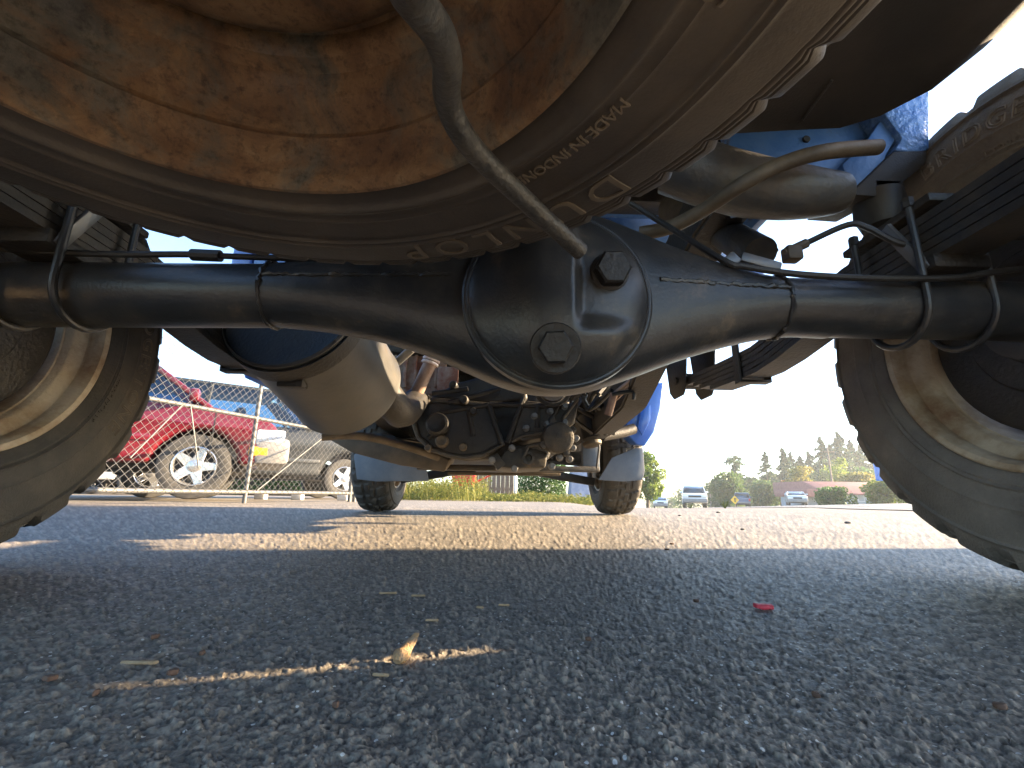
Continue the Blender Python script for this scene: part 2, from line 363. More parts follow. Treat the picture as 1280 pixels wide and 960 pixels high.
# ================================================================== TYRES
def interp_prof(prof, sub):
    out = []
    n = len(prof)
    for i in range(n-1):
        p0, p1, p2, p3 = [np.array(prof[max(0, min(n-1, i+k))]) for k in (-1, 0, 1, 2)]
        for k in range(sub):
            t = k/sub; out.append(.5*((2*p1)+(p2-p0)*t+(2*p0-5*p1+4*p2-p3)*t*t+(3*p1-p0-3*p2+p3)*t**3))
    out.append(np.array(prof[-1])); return np.array(out)
def tyre_mesh(half, lugs, depth, seg=256, ribs=(), sub=5, style='mt'):
    """half: (a<0 side, r) from bead to tread centre; axis local Z"""
    p = interp_prof(half, sub); p = np.concatenate([p, (p*[-1, 1])[-2::-1]])
    a, r = p[:, 0], p[:, 1]; Rmax = r.max(); W2 = np.abs(a).max()
    for (rc, w, hh) in ribs:           # fine concentric ridges or grooves on the sidewall
        bumpv = hh*np.exp(-((r-rc)/w)**2); a = a + np.sign(a)*bumpv
    th = 2*np.pi*np.arange(seg)/seg
    A, T = np.meshgrid(a, th, indexing='ij'); Rr = np.repeat(r[:, None], seg, 1)
    sh = sstep(Rmax-.045, Rmax-.012, Rr)
    u = A/W2
    ph = (T*lugs/(2*np.pi) + np.where(u > 0, .5, 0) + .35*np.abs(u)*np.sign(u)) % 1
    if style == 'mt':
        groove = sstep(.06, .12, np.abs(ph-.5)) ; blk = np.where(np.abs(ph-.5) < .17, 0, 1.)
        circ = np.where((np.abs(np.abs(u)-.3) < .045), 0, 1.)
        hgt = -depth*(1-np.minimum(blk, np.where(np.abs(u) < .62, circ, 1)))
    else:
        blk = np.where(np.abs(ph-.5) < .08, 0, 1.); circ = np.where((np.abs(np.abs(u)-.25) < .04) | (np.abs(np.abs(u)-.55) < .035), 0, 1.)
        hgt = -depth*(1-np.minimum(blk, circ))
    hgt = hgt*sh
    Rr = Rr+hgt; A2 = A + np.where(np.abs(u) > .75, np.sign(A)*hgt*.5, 0)
    V = np.stack([Rr*np.cos(T), Rr*np.sin(T), A2], -1).reshape(-1, 3)
    n = len(a); i = np.arange(n-1)[:, None]*seg; j = np.arange(seg)[None]; j2 = (j+1) % seg
    Fc = np.stack([i+j, i+j2, i+seg+j2, i+seg+j], -1).reshape(-1, 4)
    return npmesh('tyre', V, Fc), p
def rim_mesh(prof, slots=8, slot_band=(.095, .14), seg=160, frac=.5, zmin=-9):
    """lathe about local Z with window slots left open in the disc"""
    p = np.array(prof); n = len(p); th = 2*np.pi*np.arange(seg)/seg
    V = [(r*math.cos(t), r*math.sin(t), a) for (a, r) in p for t in th]; Fc = []
    for i in range(n-1):
        rm = (p[i, 1]+p[i+1, 1])/2; inband = slot_band[0] < rm < slot_band[1] and p[i, 0] > zmin
        for j in range(seg):
            if inband and ((j/seg*slots) % 1) < frac: continue
            j2 = (j+1) % seg; Fc.append((i*seg+j, i*seg+j2, (i+1)*seg+j2, (i+1)*seg+j))
    return npmesh('rim', V, Fc)
def text_ring(body, size, r0, phi0, sgn, surf, lift, outline=False, shear=0, space=1.0, depth=.0012, zflip=1):
    """raised sidewall lettering bent round a ring, tops outward; surf(r) gives local z of the sidewall"""
    c = bpy.data.curves.new('t', 'FONT'); c.body = body; c.size = size; c.space_character = space; c.shear = shear
    c.align_x = 'LEFT'; c.resolution_u = 3
    if outline: c.fill_mode = 'NONE'; c.bevel_depth = .0013; c.bevel_resolution = 0
    else: c.extrude = depth
    o = bpy.data.objects.new('t', c); COL.objects.link(o)
    bpy.context.view_layer.update()
    me = bpy.data.meshes.new_from_object(o.evaluated_get(bpy.context.evaluated_depsgraph_get()))
    COL.objects.unlink(o); bpy.data.objects.remove(o)
    bm = bmesh.new(); bm.from_mesh(me)
    for _ in range(2):
        es = [e for e in bm.edges if e.calc_length() > size*.25]
        if es: bmesh.ops.subdivide_edges(bm, edges=es, cuts=1)
        bmesh.ops.triangulate(bm, faces=bm.faces[:])
    for v in bm.verts:
        u, w, h = v.co; r = r0+w; ph = phi0+sgn*u/r0
        v.co = (r*math.sin(ph), r*math.cos(ph), surf(r) + zflip*(lift + h))
    bmesh.ops.recalc_face_normals(bm, faces=bm.faces[:])
    bm.to_mesh(me); bm.free(); return me
# ================================================================== SPARE WHEEL
SPC = Vector((-.142, .096, .437)); SPT = -.05
spare = thing('spare_wheel', 'rusty spare wheel with dusty black tyre slung flat under the truck bed', 'spare wheel', SPC)
spare.rotation_euler = (SPT, 0, 0)
half_sp = [(-.078, .203), (-.092, .214), (-.099, .232), (-.1005, .255), (-.1, .278), (-.0975, .300), (-.092, .321), (-.081, .337), (-.05, .347), (0, .349)]
tm, spp = tyre_mesh(half_sp, 58, .005, 348, ribs=((.231, .003, .0035), (.272, .0014, .0026), (.2785, .0014, .0026), (.243, .0012, .0012), (.311, .001, -.0018), (.3165, .001, -.0018), (.322, .001, -.0018)), sub=14, style='at')
def put(name, me, m, parent, ang=35):
    o = bpy.data.objects.new(name, me); COL.objects.link(o); o.parent = parent
    if m and not me.materials: me.materials.append(MATS[m])
    me.polygons.foreach_set('use_smooth', [True]*len(me.polygons)); me.set_sharp_from_angle(angle=R_(ang)); return o
put('tyre', tm, 'rubber_spare', spare, 50)
hp = spp[:len(spp)//2+1]
def surf_sp(r): return float(np.interp(r, hp[:, 1], hp[:, 0]))
for (txt, size, r0, phi, sp) in (('DUNLOP', .039, .281, R_(50.5), 1.4), ('MADE IN INDONESIA', .0115, .240, R_(60), .95),
                             ('TUBELESS', .0185, .2395, R_(100), 1.5), ('DUNLOP', .039, .281, R_(231), 1.4)):
    me = text_ring(txt, size, r0, phi, -1, surf_sp, .0002, space=sp, zflip=-1)
    put('lettering', me, 'rubber_letter', spare)
rimp = [(-.094, .2085), (-.0975, .2125), (-.0995, .2115), (-.0995, .2085), (-.0965, .205), (-.09, .2035), (-.082, .2025), (-.078, .2005), (-.064, .195), (-.0615, .1965), (-.0585, .1965), (-.056, .194), (-.052, .183),
        (-.049, .1785), (-.046, .1765), (-.030, .1725), (-.0275, .169), (-.0265, .163), (-.022, .160), (-.012, .1585), (-.010, .156), (-.018, .151), (-.030, .144), (-.037, .134), (-.041, .12), (-.042, .10), (-.036, .088), (-.024, .078), (-.02, .05), (-.02, .032)]
rm = rim_mesh(rimp, 8, (.1395, .153), 240, .17, -.034)
ro = put('rim', rm, 'rust_rim', spare, 40); sm = ro.modifiers.new('thick', 'SOLIDIFY'); sm.thickness = .003; sm.offset = 1
vs = P(505, 92, .235); R3 = Matrix.Rotation(-SPT, 3, 'X')
b = B(); v0 = R3 @ (P(503, 50, .245)+Vector((0, 0, .02))-SPC); v1 = R3 @ (P(513, 100, .262)-SPC)
b.tube([v0, v0.lerp(v1, .6), v1], [.0055, .0042, .0032], 10); lo_ = b.bm; me = bpy.data.meshes.new('valve_stem'); lo_.to_mesh(me); lo_.free(); put('valve_stem', me, 'hose_black', spare)
# ================================================================== THE TRUCK
AX, AZ = .565, .352
truck = thing('pickup_truck', 'blue off-road pickup truck parked on the asphalt, its black rear axle and gearbox showing', 'pickup truck', (0, 1.8, 0))
truck['_wl'] = (0, 1.8, 0)
def grp(name, parent, loc):
    o = bpy.data.objects.new(name, None); COL.objects.link(o); o.location = loc; o.empty_display_size = .05
    o.parent = parent; o.matrix_parent_inverse = Matrix.Translation(-world_loc(parent)); o['_wl'] = tuple(loc); return o
# ---- wheels
half_mt = [(-.082, .198), (-.096, .207), (-.108, .226), (-.1145, .252), (-.1145, .278), (-.109, .303), (-.101, .325), (-.088, .341), (-.05, .3505), (0, .352)]
wt, wtp = tyre_mesh(half_mt, 26, .009, 312, ribs=((.222, .0018, .003), (.229, .0018, .003), (.306, .002, .0045), (.313, .0015, -.002), (.255, .0012, .0015)), sub=8)
hw = wtp[:len(wtp)//2+1]
def surf_mt(r): return float(np.interp(r, hw[:, 1], hw[:, 0]))
wrim = [(-.0965, .204), (-.100, .2075), (-.1015, .2045), (-.099, .198), (-.092, .1955), (-.079, .1935), (-.0765, .1950), (-.0735, .1945), (-.071, .191), (-.064, .180), (-.060, .1775), (-.05, .1755), (-.0485, .1735), (-.035, .1725), (-.012, .172), (-.006, .175),
        (.012, .1765), (.03, .174), (.042, .165), (.050, .150), (.054, .139), (.055, .098), (.05, .088), (.03, .08), (.028, .06), (.03, .035)]
wr = rim_mesh(wrim, 3, (.1, .148), 180, .28, .05)  # slots turned and widened to throw one sun streak on the ground
worn = text_ring('BRIDGESTONE', .036, .262, 0, -1, surf_mt, .0004, outline=True, space=1.25, zflip=-1)
code = text_ring('LT235/75R15', .016, .226, 0, -1, surf_mt, .0006, space=1.1, zflip=-1)
for (x, y, side, tm_, nm) in ((.787, .553, 1, 'rubber_skylit', 'r'), (-.793, .583, -1, 'rubber', 'l'), (.752, 3.03, 1, 'rubber', 'f'), (-.752, 3.03, -1, 'rubber', 'f')):
    g = grp('wheel', truck, (x, y, AZ)); g.rotation_euler = (0, side*math.pi/2, 0)
    def wput(name, me, m):
        o = bpy.data.objects.new(name, me); COL.objects.link(o); o.parent = g
        if not me.materials: me.materials.append(None)
        o.material_slots[0].link = 'OBJECT'; o.material_slots[0].material = MATS[m]
        me.polygons.foreach_set('use_smooth', [True]*len(me.polygons)); me.set_sharp_from_angle(angle=R_(40)); return o
    t = wput('tyre', wt, tm_); t.rotation_euler = (0, 0, .07)
    r = wput('rim', wr, 'dirty_rim'); r.rotation_euler = (0, 0, .775)
    s_ = r.modifiers.new('thick', 'SOLIDIFY'); s_.thickness = .003; s_.offset = 1
    if nm != 'f':
        # local +X maps to -Z(world)*side ... letters start forward of the axle and climb over the top
        o = wput('lettering', worn, 'letter_pale' if side > 0 else 'rubber_letter'); o.rotation_euler = (0, 0, R_(77) if side > 0 else R_(-30))
        o = wput('size_lettering', code, tm_); o.rotation_euler = (0, 0, R_(96) if side > 0 else R_(10))
    b = B(); b.lathe([(-.07, .03), (-.068, .06), (-.062, .064), (-.06, .1), (-.056, .104), (-.056, .147), (-.052, .157), (-.047, .158), (-.044, .15), (-.04, .113), (.045, .105), (.047, .04)], (0, 0, 0), (0, 0, 1), 64)  # inboard lip widened to block stray sun through the other slots
    me = bpy.data.meshes.new('brake_drum'); b.bm.to_mesh(me); b.bm.free(); me.materials.append(None)
    wput('brake_drum', me, 'cast_dark')
# ---- rear axle
axle = grp('rear_axle', truck, (0, AX, AZ))
b = B(); b.tube([(-.74, AX+.012, .356), (-.295, AX, .36)], [.0425, .0415], 40)
b.build('axle_tube', 'axle_black', axle); b = B(); b.tube([(.73, AX-.01, .360), (.36, AX, .362)], [.040, .0395], 40)
b.build('axle_tube', 'axle_black', axle)
for x in (-.735, .725):
    b = B(); b.lathe([(-.012, .05), (-.01, .058), (.01, .058), (.012, .05)], (x, AX, .358), (1, 0, 0), 32); b.build('axle_end_flange', 'axle_black', axle)
# banjo housing: loft along X, bottom edge read off the picture
secs = [(335, 405.5), (400, 411), (470, 423), (530, 440), (575, 459), (615, 477), (655, 489), (700, 493), (745, 486), (790, 471), (840, 452), (890, 436.5), (940, 424), (990, 417), (1040, 416)]
xs, hh = [], []
for (px, py) in secs:
    q = P(px, py, AX-.005); xs.append(q.x); hh.append(.361-q.z)
hh = np.array(hh); hh[0] = .0415; hh[-1] = .0395
xq = np.linspace(xs[0], xs[-1], 70); hq = np.interp(xq, xs, hh)
for _ in range(3): hq[1:-1] = (hq[:-2]+2*hq[1:-1]+hq[2:])/4
V, Fc, NS = [], [], 56
for x, h in zip(xq, hq):
    k = min(1, (h-.04)/.09); dpt = .0415 + .022*k; ex = 2/(2+1.3*max(k, 0))
    for i in range(NS):
        a = 2*math.pi*i/NS; ca, sa = math.cos(a), math.sin(a)
        V.append((x, AX-math.copysign(abs(ca)**ex, ca)*dpt, .361+math.copysign(abs(sa)**ex, sa)*h))
n = len(xq)
for i in range(n-1):
    for k in range(NS): Fc.append((i*NS+k, i*NS+(k+1) % NS, (i+1)*NS+(k+1) % NS, (i+1)*NS+k))
link('axle_housing', npmesh('axle_housing', V, Fc), 'axle_black', axle, True, 60)
# weld seam beads along the housing
b = B()
def seam(x0, x1, n, zf):
    pts = []
    for i in range(n):
        x = x0+(x1-x0)*i/(n-1); h = float(np.interp(x, xq, hq)); k = min(1, max(0, (h-.04)/.09)); d = .0415+.022*k
        pts.append((x, AX-d+.0012+random.uniform(-.0008, .0008), zf+random.uniform(-.0012, .0012)))
    b.tube(pts, [random.uniform(.0022, .0038) for _ in pts], 6)
seam(-.3, -.06, 60, .372); b.build('weld_seam', 'axle_black', axle); b = B(); seam(.195, .37, 46, .372)
b.build('weld_seam', 'axle_black', axle)
for x in (-.298, .368):
    b = B(); ring = [(x+random.uniform(-.002, .002), AX-.0425*math.cos(a), .361+.0425*math.sin(a)) for a in np.linspace(0, 2*math.pi, 60)]
    b.tube(ring, [random.uniform(.002, .0036) for _ in ring], 6); b.build('weld_seam', 'axle_black', axle)
# differential cover: pressed dome with a vertical crease
DC = P(697, 371, .503); DR = .1085
V, Fc, NR, NT = [], [], 40, 128
for i in range(NR+1):
    rho = i/NR
    for k in range(NT):
        a = 2*math.pi*k/NT; x, z = math.cos(a)*rho*DR, math.sin(a)*rho*DR
        dome = .046*(1-rho**4)**.8 if rho < 1 else 0
        st = float(sstep(.010, .026, x))*(1-rho**6)*float(sstep(-.062, -.03, z)); lf = float(sstep(-.02, -.10, x))
        yy = dome - .016*st - .020*lf*(1-rho**6)
        V.append((DC.x+x, DC.y-max(yy, 0)-.001, DC.z+z))
for i in range(NR):
    for k in range(NT): Fc.append((i*NT+k, i*NT+(k+1) % NT, (i+1)*NT+(k+1) % NT, (i+1)*NT+k))
link('differential_cover', npmesh('dc', V, Fc), 'axle_black', axle, True, 60)
b = B(); b.lathe([(-.01, DR+.006), (.001, DR+.0055), (.003, DR+.003), (.003, DR+.001), (.005, DR-.001), (.004, DR-.004), (0, DR-.005)], DC, (0, -1, 0), 96, caps=False)
b.build('cover_flange', 'axle_black', axle)
b = B(); b.hexbolt(P(762, 340, DC.y-.030), (0.05, -1, -.15), .0205, .017, .0225); b.build('fill_plug', 'cast_dark', axle)
b = B(); b.hexbolt(P(694, 436, DC.y-.040), (-.1, -1, -.25), .0185, .016, .0275, .012); b.build('drain_plug', 'cast_dark', axle)
# brake lines
b = B(); b.tube([P(788, 254, .60), P(830, 280, .58), P(905, 326, .525), P(930, 333, .522), P(1000, 343, .52), P(1100, 348, .515), P(1190, 347, .51), P(1235, 341, .51), P(1275, 336, .52)], .0042, 8, sub=5); b.build('brake_line', 'hose_black', axle)
b = B(); b.tube([P(985, 316, .60), P(1012, 302, .58), P(1060, 281, .55), P(1085, 285, .54), P(1132, 306, .53), P(1200, 302, .525), P(1262, 297, .52), P(1290, 297, .52)], .0042, 8, sub=5); b.build('brake_line', 'hose_black', axle)
b = B(); b.tube([P(-30, 309, .535), P(60, 315, .535), P(140, 318, .535), P(240, 318, .54), P(262, 320, .54)], .0042, 8, sub=4)
b.tube([P(240, 318.5, .54), P(276, 320, .54)], .0075, 10); b.tube([P(276, 320, .54), P(330, 322, .55), P(420, 325, .565)], .004, 8)
b.build('brake_line', 'hose_black', axle)
b = B(); b.bar(P(925, 322, .535), P(975, 336, .53), .012, .014, .003); b.bar(P(908, 320, .535), P(920, 332, .535), .014, .016, .003); b.build('line_bracket', 'steel_grey', axle)
b = B(); b.box(P(990, 318, .585), (.022, .02, .022), .003); b.tube([P(980, 317, .585), P(1008, 304, .58)], .007, 10); b.build('hose_union', 'brown_rod', axle)
# ---- leaf springs with U-bolts
for sx in (-1, 1):
    x = sx*.582; sp = grp('leaf_spring', truck, (x, AX, .43))
    for k in range(5):
        z0 = .418+.0095*k if k else .418; L0 = (.60, .66, .70, .75, .78)[k]
        pts_f = []
        for i in range(17):
            t = -1+2*i/16; y = AX + t*L0*(.98 if t > 0 else .9)
            z = .415+.0125*k + .055*(y-AX)**2 - (.048*float(sstep(.06, .4, y-AX)) if y > AX else 0)
            pts_f.append((y, z))
        v, f = [], []
        for (y, z) in pts_f: v += [(x-.03, y, z), (x+.03, y, z), (x+.03, y, z+.011), (x-.03, y, z+.011)]
        for i in range(16):
            o_ = i*4
            for q in range(4): f.append((o_+q, o_+(q+1) % 4, o_+4+(q+1) % 4, o_+4+q))
        f += [(3, 2, 1, 0), (64, 65, 66, 67)]
        b = B(); b.raw(v, f); b.build('leaf', 'steel_dark', sp, True, 30)
    for yo in (-.055, .055):                     # U-bolts under the axle tube
        b = B(); w = .037
        arc = [(x-sx*0-w*0, 0, 0)]
        ub = [(x+sx*yo*.25, AX-.047, .50)]
        ring = []
        for a in np.linspace(0, math.pi, 14): ring.append((x+yo*.8, AX-.0475*math.cos(a), .358-.0475*math.sin(a)))
        b.tube([(x+yo*.8-sx*.0, AX-.0475, .495)]+ring+[(x+yo*.8, AX+.0475, .495)], .0046, 10)
        b.build('u_bolt', 'axle_black', sp)
    b = B(); b.box((x, AX, .407), (.075, .12, .02), .004); b.build('spring_pad', 'cast_dark', sp)
    b = B(); b.box((x, AX, .487), (.085, .15, .012), .003)
    for yo in (-.044, .044):
        for y2 in (-.0475, .0475): b.hexbolt((x+yo, AX+y2, .493), (0, 0, 1), .007, .009)
    b.build('clamp_plate', 'cast_dark', sp)
    b = B(); yc = 1.0                             # rebound clip
    for s2 in (-1, 1): b.box((x+s2*.034, yc, .42), (.005, .026, .095), .001)
    b.box((x, yc, .37), (.073, .026, .006), .001); b.build('rebound_clip', 'cast_dark', sp)
    b = B(); b.lathe([(-.036, .024), (.036, .024)], (x, 1.335, .455), (1, 0, 0), 24); b.lathe([(-.048, .011), (.048, .011)], (x, 1.335, .455), (1, 0, 0), 6)
    b.build('spring_eye', 'cast_dark', sp)
    # hanger bracket from the frame rail
    b = B()
    for s2 in (-1, 1):
        xx = x+s2*.042
        b.prism([(xx, 1.28, .425), (xx, 1.30, .405), (xx, 1.37, .405), (xx, 1.40, .43), (xx, 1.43, .60), (xx, 1.24, .60)], (.005, 0, 0), .001)
    b.box((x-sx*.02, 1.335, .6), (.13, .19, .012), .002); b.build('spring_hanger', 'cast_dark', sp)
    # bump stop over the axle
    b = B(); b.lathe([(0, .034), (.03, .036), (.055, .028), (.06, .012)], (x+sx*.02, AX+.06, .585), (0, 0, -1), 24); b.box((x+sx*.02, AX+.06, .592), (.05, .05, .016), .004)
    b.build('bump_stop', 'hose_black', sp)
    # diagonal stay plate beside the U-bolt
    b = B(); b.bar((x-sx*.035, AX-.045, .40), (x-sx*.055, AX-.02, .475), .006, .016, .001, (0, 1, 0)); b.build('stay', 'steel_grey', sp)
# ---- frame rails (box section, kicked up over the axle)
for sx in (-1, 1):
    if sx > 0: path = [(2.55, .405), (1.75, .405), (1.38, .43), (1.12, .53), (.95, .625), (.80, .665), (.66, .67)]
    else: path = [(2.55, .405), (1.75, .405), (1.38, .43), (1.12, .53), (.95, .615), (.80, .64), (.30, .635), (-.25, .62)]
    v, f = [], []
    xi, xo = sx*.375, sx*.455
    for (y, zc) in path:
        hz = .055; v += [(xi, y, zc-hz), (xo, y, zc-hz), (xo, y, zc+hz), (xi, y, zc+hz)]
    for i in range(len(path)-1):
        for q in range(4): f.append((i*4+q, i*4+(q+1) % 4, i*4+4+(q+1) % 4, i*4+4+q))
    f += [(0, 1, 2, 3), tuple(4*(len(path)-1)+q for q in (3, 2, 1, 0))]
    b = B(); b.raw(v, f); bmesh.ops.bevel(b.bm, geom=b.bm.edges[:], offset=.006, segments=2, affect='EDGES')
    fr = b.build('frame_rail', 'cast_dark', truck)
b = B(); b.prism([P(x, y, .64) for x, y in [(905, 150), (1000, 130), (1105, 125), (1126, 172), (1112, 196), (1075, 232), (1050, 236), (1000, 250), (920, 265)]], (0, .02, 0), .003)
cp = b.build('crossmember_plate', 'frame_blue', truck)
b = B(); b.lathe([(-.004, .0062), (.0035, .0062), (.004, .0055)], P(1007, 175, .64), (0, -1, 0), 20); b.build('hole_disc', 'trim_black', cp)  # black disc set in for the dark inside of a hole
# tubular crossmember and shock absorbers
b = B(); b.tube([P(838, 205, .62), P(880, 218, .61), P(930, 232, .60), P(985, 240, .59), P(1030, 242, .59), P(1052, 240, .59)], [.046, .047, .046, .041, .034, .028], 32, sub=4); b.build('crossmember', 'steel_dull', truck)
b = B(); b.tube([P(905, 292, .80), P(950, 318, .70)], .03, 24); b.tube([P(895, 268, .86), P(906, 294, .80)], .034, 24); b.build('shock_absorber', 'steel_dull', truck)
b = B(); b.tube([P(845, 262, 1.0), P(872, 272, .9)], .045, 24); b.build('bushing', 'tan_plate', truck)
b = B(); b.tube([P(800, 292, .62), P(838, 284, .6), P(880, 262, .57), P(925, 232, .53), P(975, 206, .52), P(1030, 190, .52), P(1098, 184, .535)], .0105, 14, sub=5); b.build('brake_hose_pipe', 'brown_rod', truck)
b = B(); b.bar(P(939, 293, .74), P(972, 314, .72), .008, .006, .001); b.build('bright_clip', 'pale_pipe', truck)
# blue bracket with bumpy undercoat at the corner
b = B()
b.prism([P(1095, 128, .60), P(1162, 112, .60), P(1162, 186, .60), P(1148, 190, .60), P(1118, 188, .60), P(1128, 172, .60)], (0, .10, .0), .003); b.build('corner_bracket', 'bumpy_blue', truck)
b = B(); b.prism([P(1118, 189, .60), P(1160, 187, .60), P(1158, 205, .60), P(1105, 246, .60), P(1062, 243, .60)], (0, .10, .02), .003); b.build('bracket_foot', 'black_plastic', truck)
b = B(); b.prism([P(1108, 140, .61), P(1121, 172, .61), P(1108, 194, .61), P(1100, 240, .61), P(1064, 241, .61), P(1053, 205, .61), P(1080, 180, .61)], (0, .02, .0), .003); b.build('bracket_web', 'frame_blue', truck)
# black fuel tank behind the axle, right of the spare
b = B()
tk = [(900, 168, .50), (985, 163, .50), (1050, 160, .50), (1100, 145, .47), (1165, 112, .43), (1230, 60, .40), (1300, -10, .38)]
bot = [P(*q) for q in tk]
v, f, nb = [], [], len(bot)
for q in bot:
    for k in range(7):
        a = k/6*math.pi/2; v.append((q.x, q.y-.35*(k/6)*.9 + 0, q.z+.012*(1-math.cos(a*2))))
for i in range(nb-1):
    for k in range(6): f.append((i*7+k, i*7+k+1, (i+1)*7+k+1, (i+1)*7+k))
base = len(v)
for q in bot: v.append((q.x, q.y+.03, q.z+.22))
for q in bot: v.append((q.x, q.y-.36, q.z+.22))
for i in range(nb-1):
    f.append((i*7, (i+1)*7, base+i+1, base+i)); f.append((i*7+6, base+nb+i, base+nb+i+1, (i+1)*7+6)); f.append((base+i, base+i+1, base+nb+i+1, base+nb+i))
f.append(tuple(range(0, 7))[::-1]+(base, base+nb)); f.append(tuple((nb-1)*7+k for k in range(7))+(base+2*nb-1, base+nb-1))
b.raw(v, f); tank = b.build('fuel_tank', 'black_plastic', truck, True, 50)
b = B(); b.tube([P(1003, 150, .48), P(1040, 100, .42)], .0018, 6); b.build('tank_seam', 'rod_dark', tank)
# ---- spare carrier rod
b = B(); b.tube([(-.142, .085, .44), (-.142, .08, .345), (-.12, .072, .312), P(470, -75, .095), P(512, -8, .12), P(548, 42, .145), P(559, 80, .165), P(559, 122, .19), P(572, 158, .208), P(600, 196, .232), P(660, 254, .275), P(725, 314, .322)], .0069, 16, sub=5)
b.build('carrier_rod', 'rod_dark', truck)
b = B(); b.lathe([(0, .05), (.004, .05), (.01, .03)], (-.142, .092, .412), (0, 0, -1), 24); b.tube([(-.142, .09, .41), (-.142, .09, 1.0)], .012, 12)
b.build('spare_carrier', 'rod_dark', truck)
# ---- muffler
ma, mb = P(362, 386, .86), P(434, 482, 1.17)
ax = (mb-ma).normalized(); Lm = (mb-ma).length
b = B(); b.lathe([(0, .130), (.004, .134), (.02, .1355), (.03, .134), (Lm-.02, .139), (Lm-.008, .142), (Lm, .136)], ma, ax, 72, caps=False)
b.lathe([(Lm-.002, .137), (Lm+.01, .1), (Lm+.02, .03)], ma, ax, 48, caps=False)
mf = b.build('muffler', 'muffler', truck)
b = B(); b.lathe([(.008, .129), (.014, .11), (.016, .04), (.014, .001)], ma, ax, 64, caps=False)
b.box(ma+ax*.012, (.16, .006, .02), .003); b.build('end_cap', 'cast_dark', mf)
b = B(); b.lathe([(.012, .1365), (.012, .139), (.05, .139), (.05, .1365)], ma, ax, 72, caps=False); b.build('strap', 'cast_dark', mf)
b = B(); b.box(ma+ax*.03+Vector((.01, -.0, -.139)), (.05, .03, .018), .003); b.build('strap_clip', 'cast_dark', mf)
b = B(); b.tube([P(470, 470, 1.2), P(500, 515, 1.3), P(520, 500, 1.45)], [.04, .046, .04], 20, sub=4); b.build('resonator', 'cast_dark', truck)
b = B(); b.tube([P(502, 520, 1.45), P(520, 492, 1.42), P(534, 462, 1.4), P(541, 449, 1.4)], .021, 18, sub=4); b.build('exhaust_pipe', 'pale_pipe', truck)
b = B()
for t_ in (0, .35, .7): b.lathe([(0, .026), (.004, .029), (.009, .026)], P(537, 456, 1.4).lerp(P(542, 443, 1.4), t_), (P(542, 443, 1.4)-P(537, 456, 1.4)), 20)
b.build('hose_clamp', 'white_clamp', truck)
b = B(); b.tube([P(486, 462, 1.25), P(515, 436, 1.2)], .012, 12); b.build('vent_pipe', 'steel_grey', truck)
# rusty heat shield with ribs
b = B(); b.box(P(520, 462, 1.75), (.24, .02, .20), .004)
for k in range(5): b.box(P(494+13*k, 460, 1.735), (.012, .02, .16), .003)
b.box(P(560, 475, 1.72), (.08, .03, .1), .004); b.build('heat_shield', 'rust_panel', truck)
# ---- gearbox / transfer case
gb = grp('transfer_case', truck, P(600, 520, 1.5))
Yg = 1.48
outl = [(521, 503), (531, 496), (548, 489), (570, 476), (603, 468), (650, 466), (700, 472), (719, 492), (716, 520), (700, 540), (690, 572), (655, 580), (628, 572), (603, 571), (580, 574), (560, 570), (540, 564), (521, 546), (516, 530)]
pts = [P(x, y, Yg) for x, y in outl]
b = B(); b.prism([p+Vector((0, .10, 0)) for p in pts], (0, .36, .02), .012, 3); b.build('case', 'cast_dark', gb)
b = B(); b.prism([P(x, y, Yg-.02) for x, y in [(522, 508), (540, 500), (612, 506), (628, 556), (603, 569), (580, 572), (560, 569), (540, 562), (523, 546), (518, 530)]], (0, .16, .0), .014, 3); b.build('gear_cover', 'cast_dark', gb)
b = B(); b.prism([P(x, y, Yg+.03) for x, y in [(536, 497), (560, 484), (572, 478), (605, 470), (655, 468), (660, 500), (614, 504)]], (0, .1, .0), .01, 3); b.build('top_cover', 'cast_dark', gb)
b = B(); ring = [P(x, y, Yg-.018) for x, y in [(522, 508), (540, 500), (612, 506), (628, 556), (603, 569), (580, 572), (560, 569), (540, 562), (523, 546), (518, 530), (522, 508)]]; b.tube(ring, .0085, 8); b.build('case_flange', 'cast_grey', gb)
rib = [((610, 504), (627, 553)), ((655, 497), (634, 553)), ((585, 510), (592, 545)), ((548, 516), (610, 506)), ((535, 548), (560, 530)), ((540, 492), (585, 486)), ((612, 505), (690, 508)), ((560, 503), (625, 486)), ((672, 505), (672, 535)), ((700, 505), (680, 540))]
b = B()
for (p0, p1) in rib: b.tube([P(*p0, Yg-.02), P(*p1, Yg-.02)], .0085, 8)
b.build('case_rib', 'cast_dark', gb)
for (x, y, r, h, m) in ((548, 532, .037, .05, 'cast_dark'), (553, 552, .021, .03, 'tan_plate'), (579, 559, .013, .02, 'tan_plate'), (533, 499, .016, .02, 'cast_grey'), (567, 482, .014, .02, 'cast_dark'), (580, 501, .016, .025, 'cast_dark'), (536, 560, .012, .02, 'tan_plate'), (592, 515, .013, .02, 'cast_dark')):
    b = B(); b.lathe([(-.02, r*1.05), (h*.5, r), (h*.8, r*.95), (h, r*.75), (h*.9, r*.4), (h*.9, .001)], P(x, y, Yg-.02), (0, -1, 0), 24, caps=False)
    b.build('case_boss', m, gb)
# rear output: ring, yoke and driveshaft to the axle
oc = P(690, 487, Yg-.03)
b = B(); b.lathe([(0, .056), (.02, .062), (.024, .060), (.022, .05), (.0, .048)], oc, (0, -1, 0), 40, caps=False); b.build('output_ring', 'cast_grey', gb)
b = B(); b.lathe([(0, .044), (.03, .044), (.034, .03), (.06, .028)], oc, (0, -1, 0), 32); b.build('output_flange', 'steel_grey', gb)
b = B(); b.tube([oc+Vector((0, -.05, 0)), (DC.x, AX+.07, .375)], .03, 24); b.build('driveshaft', 'cast_dark', truck)
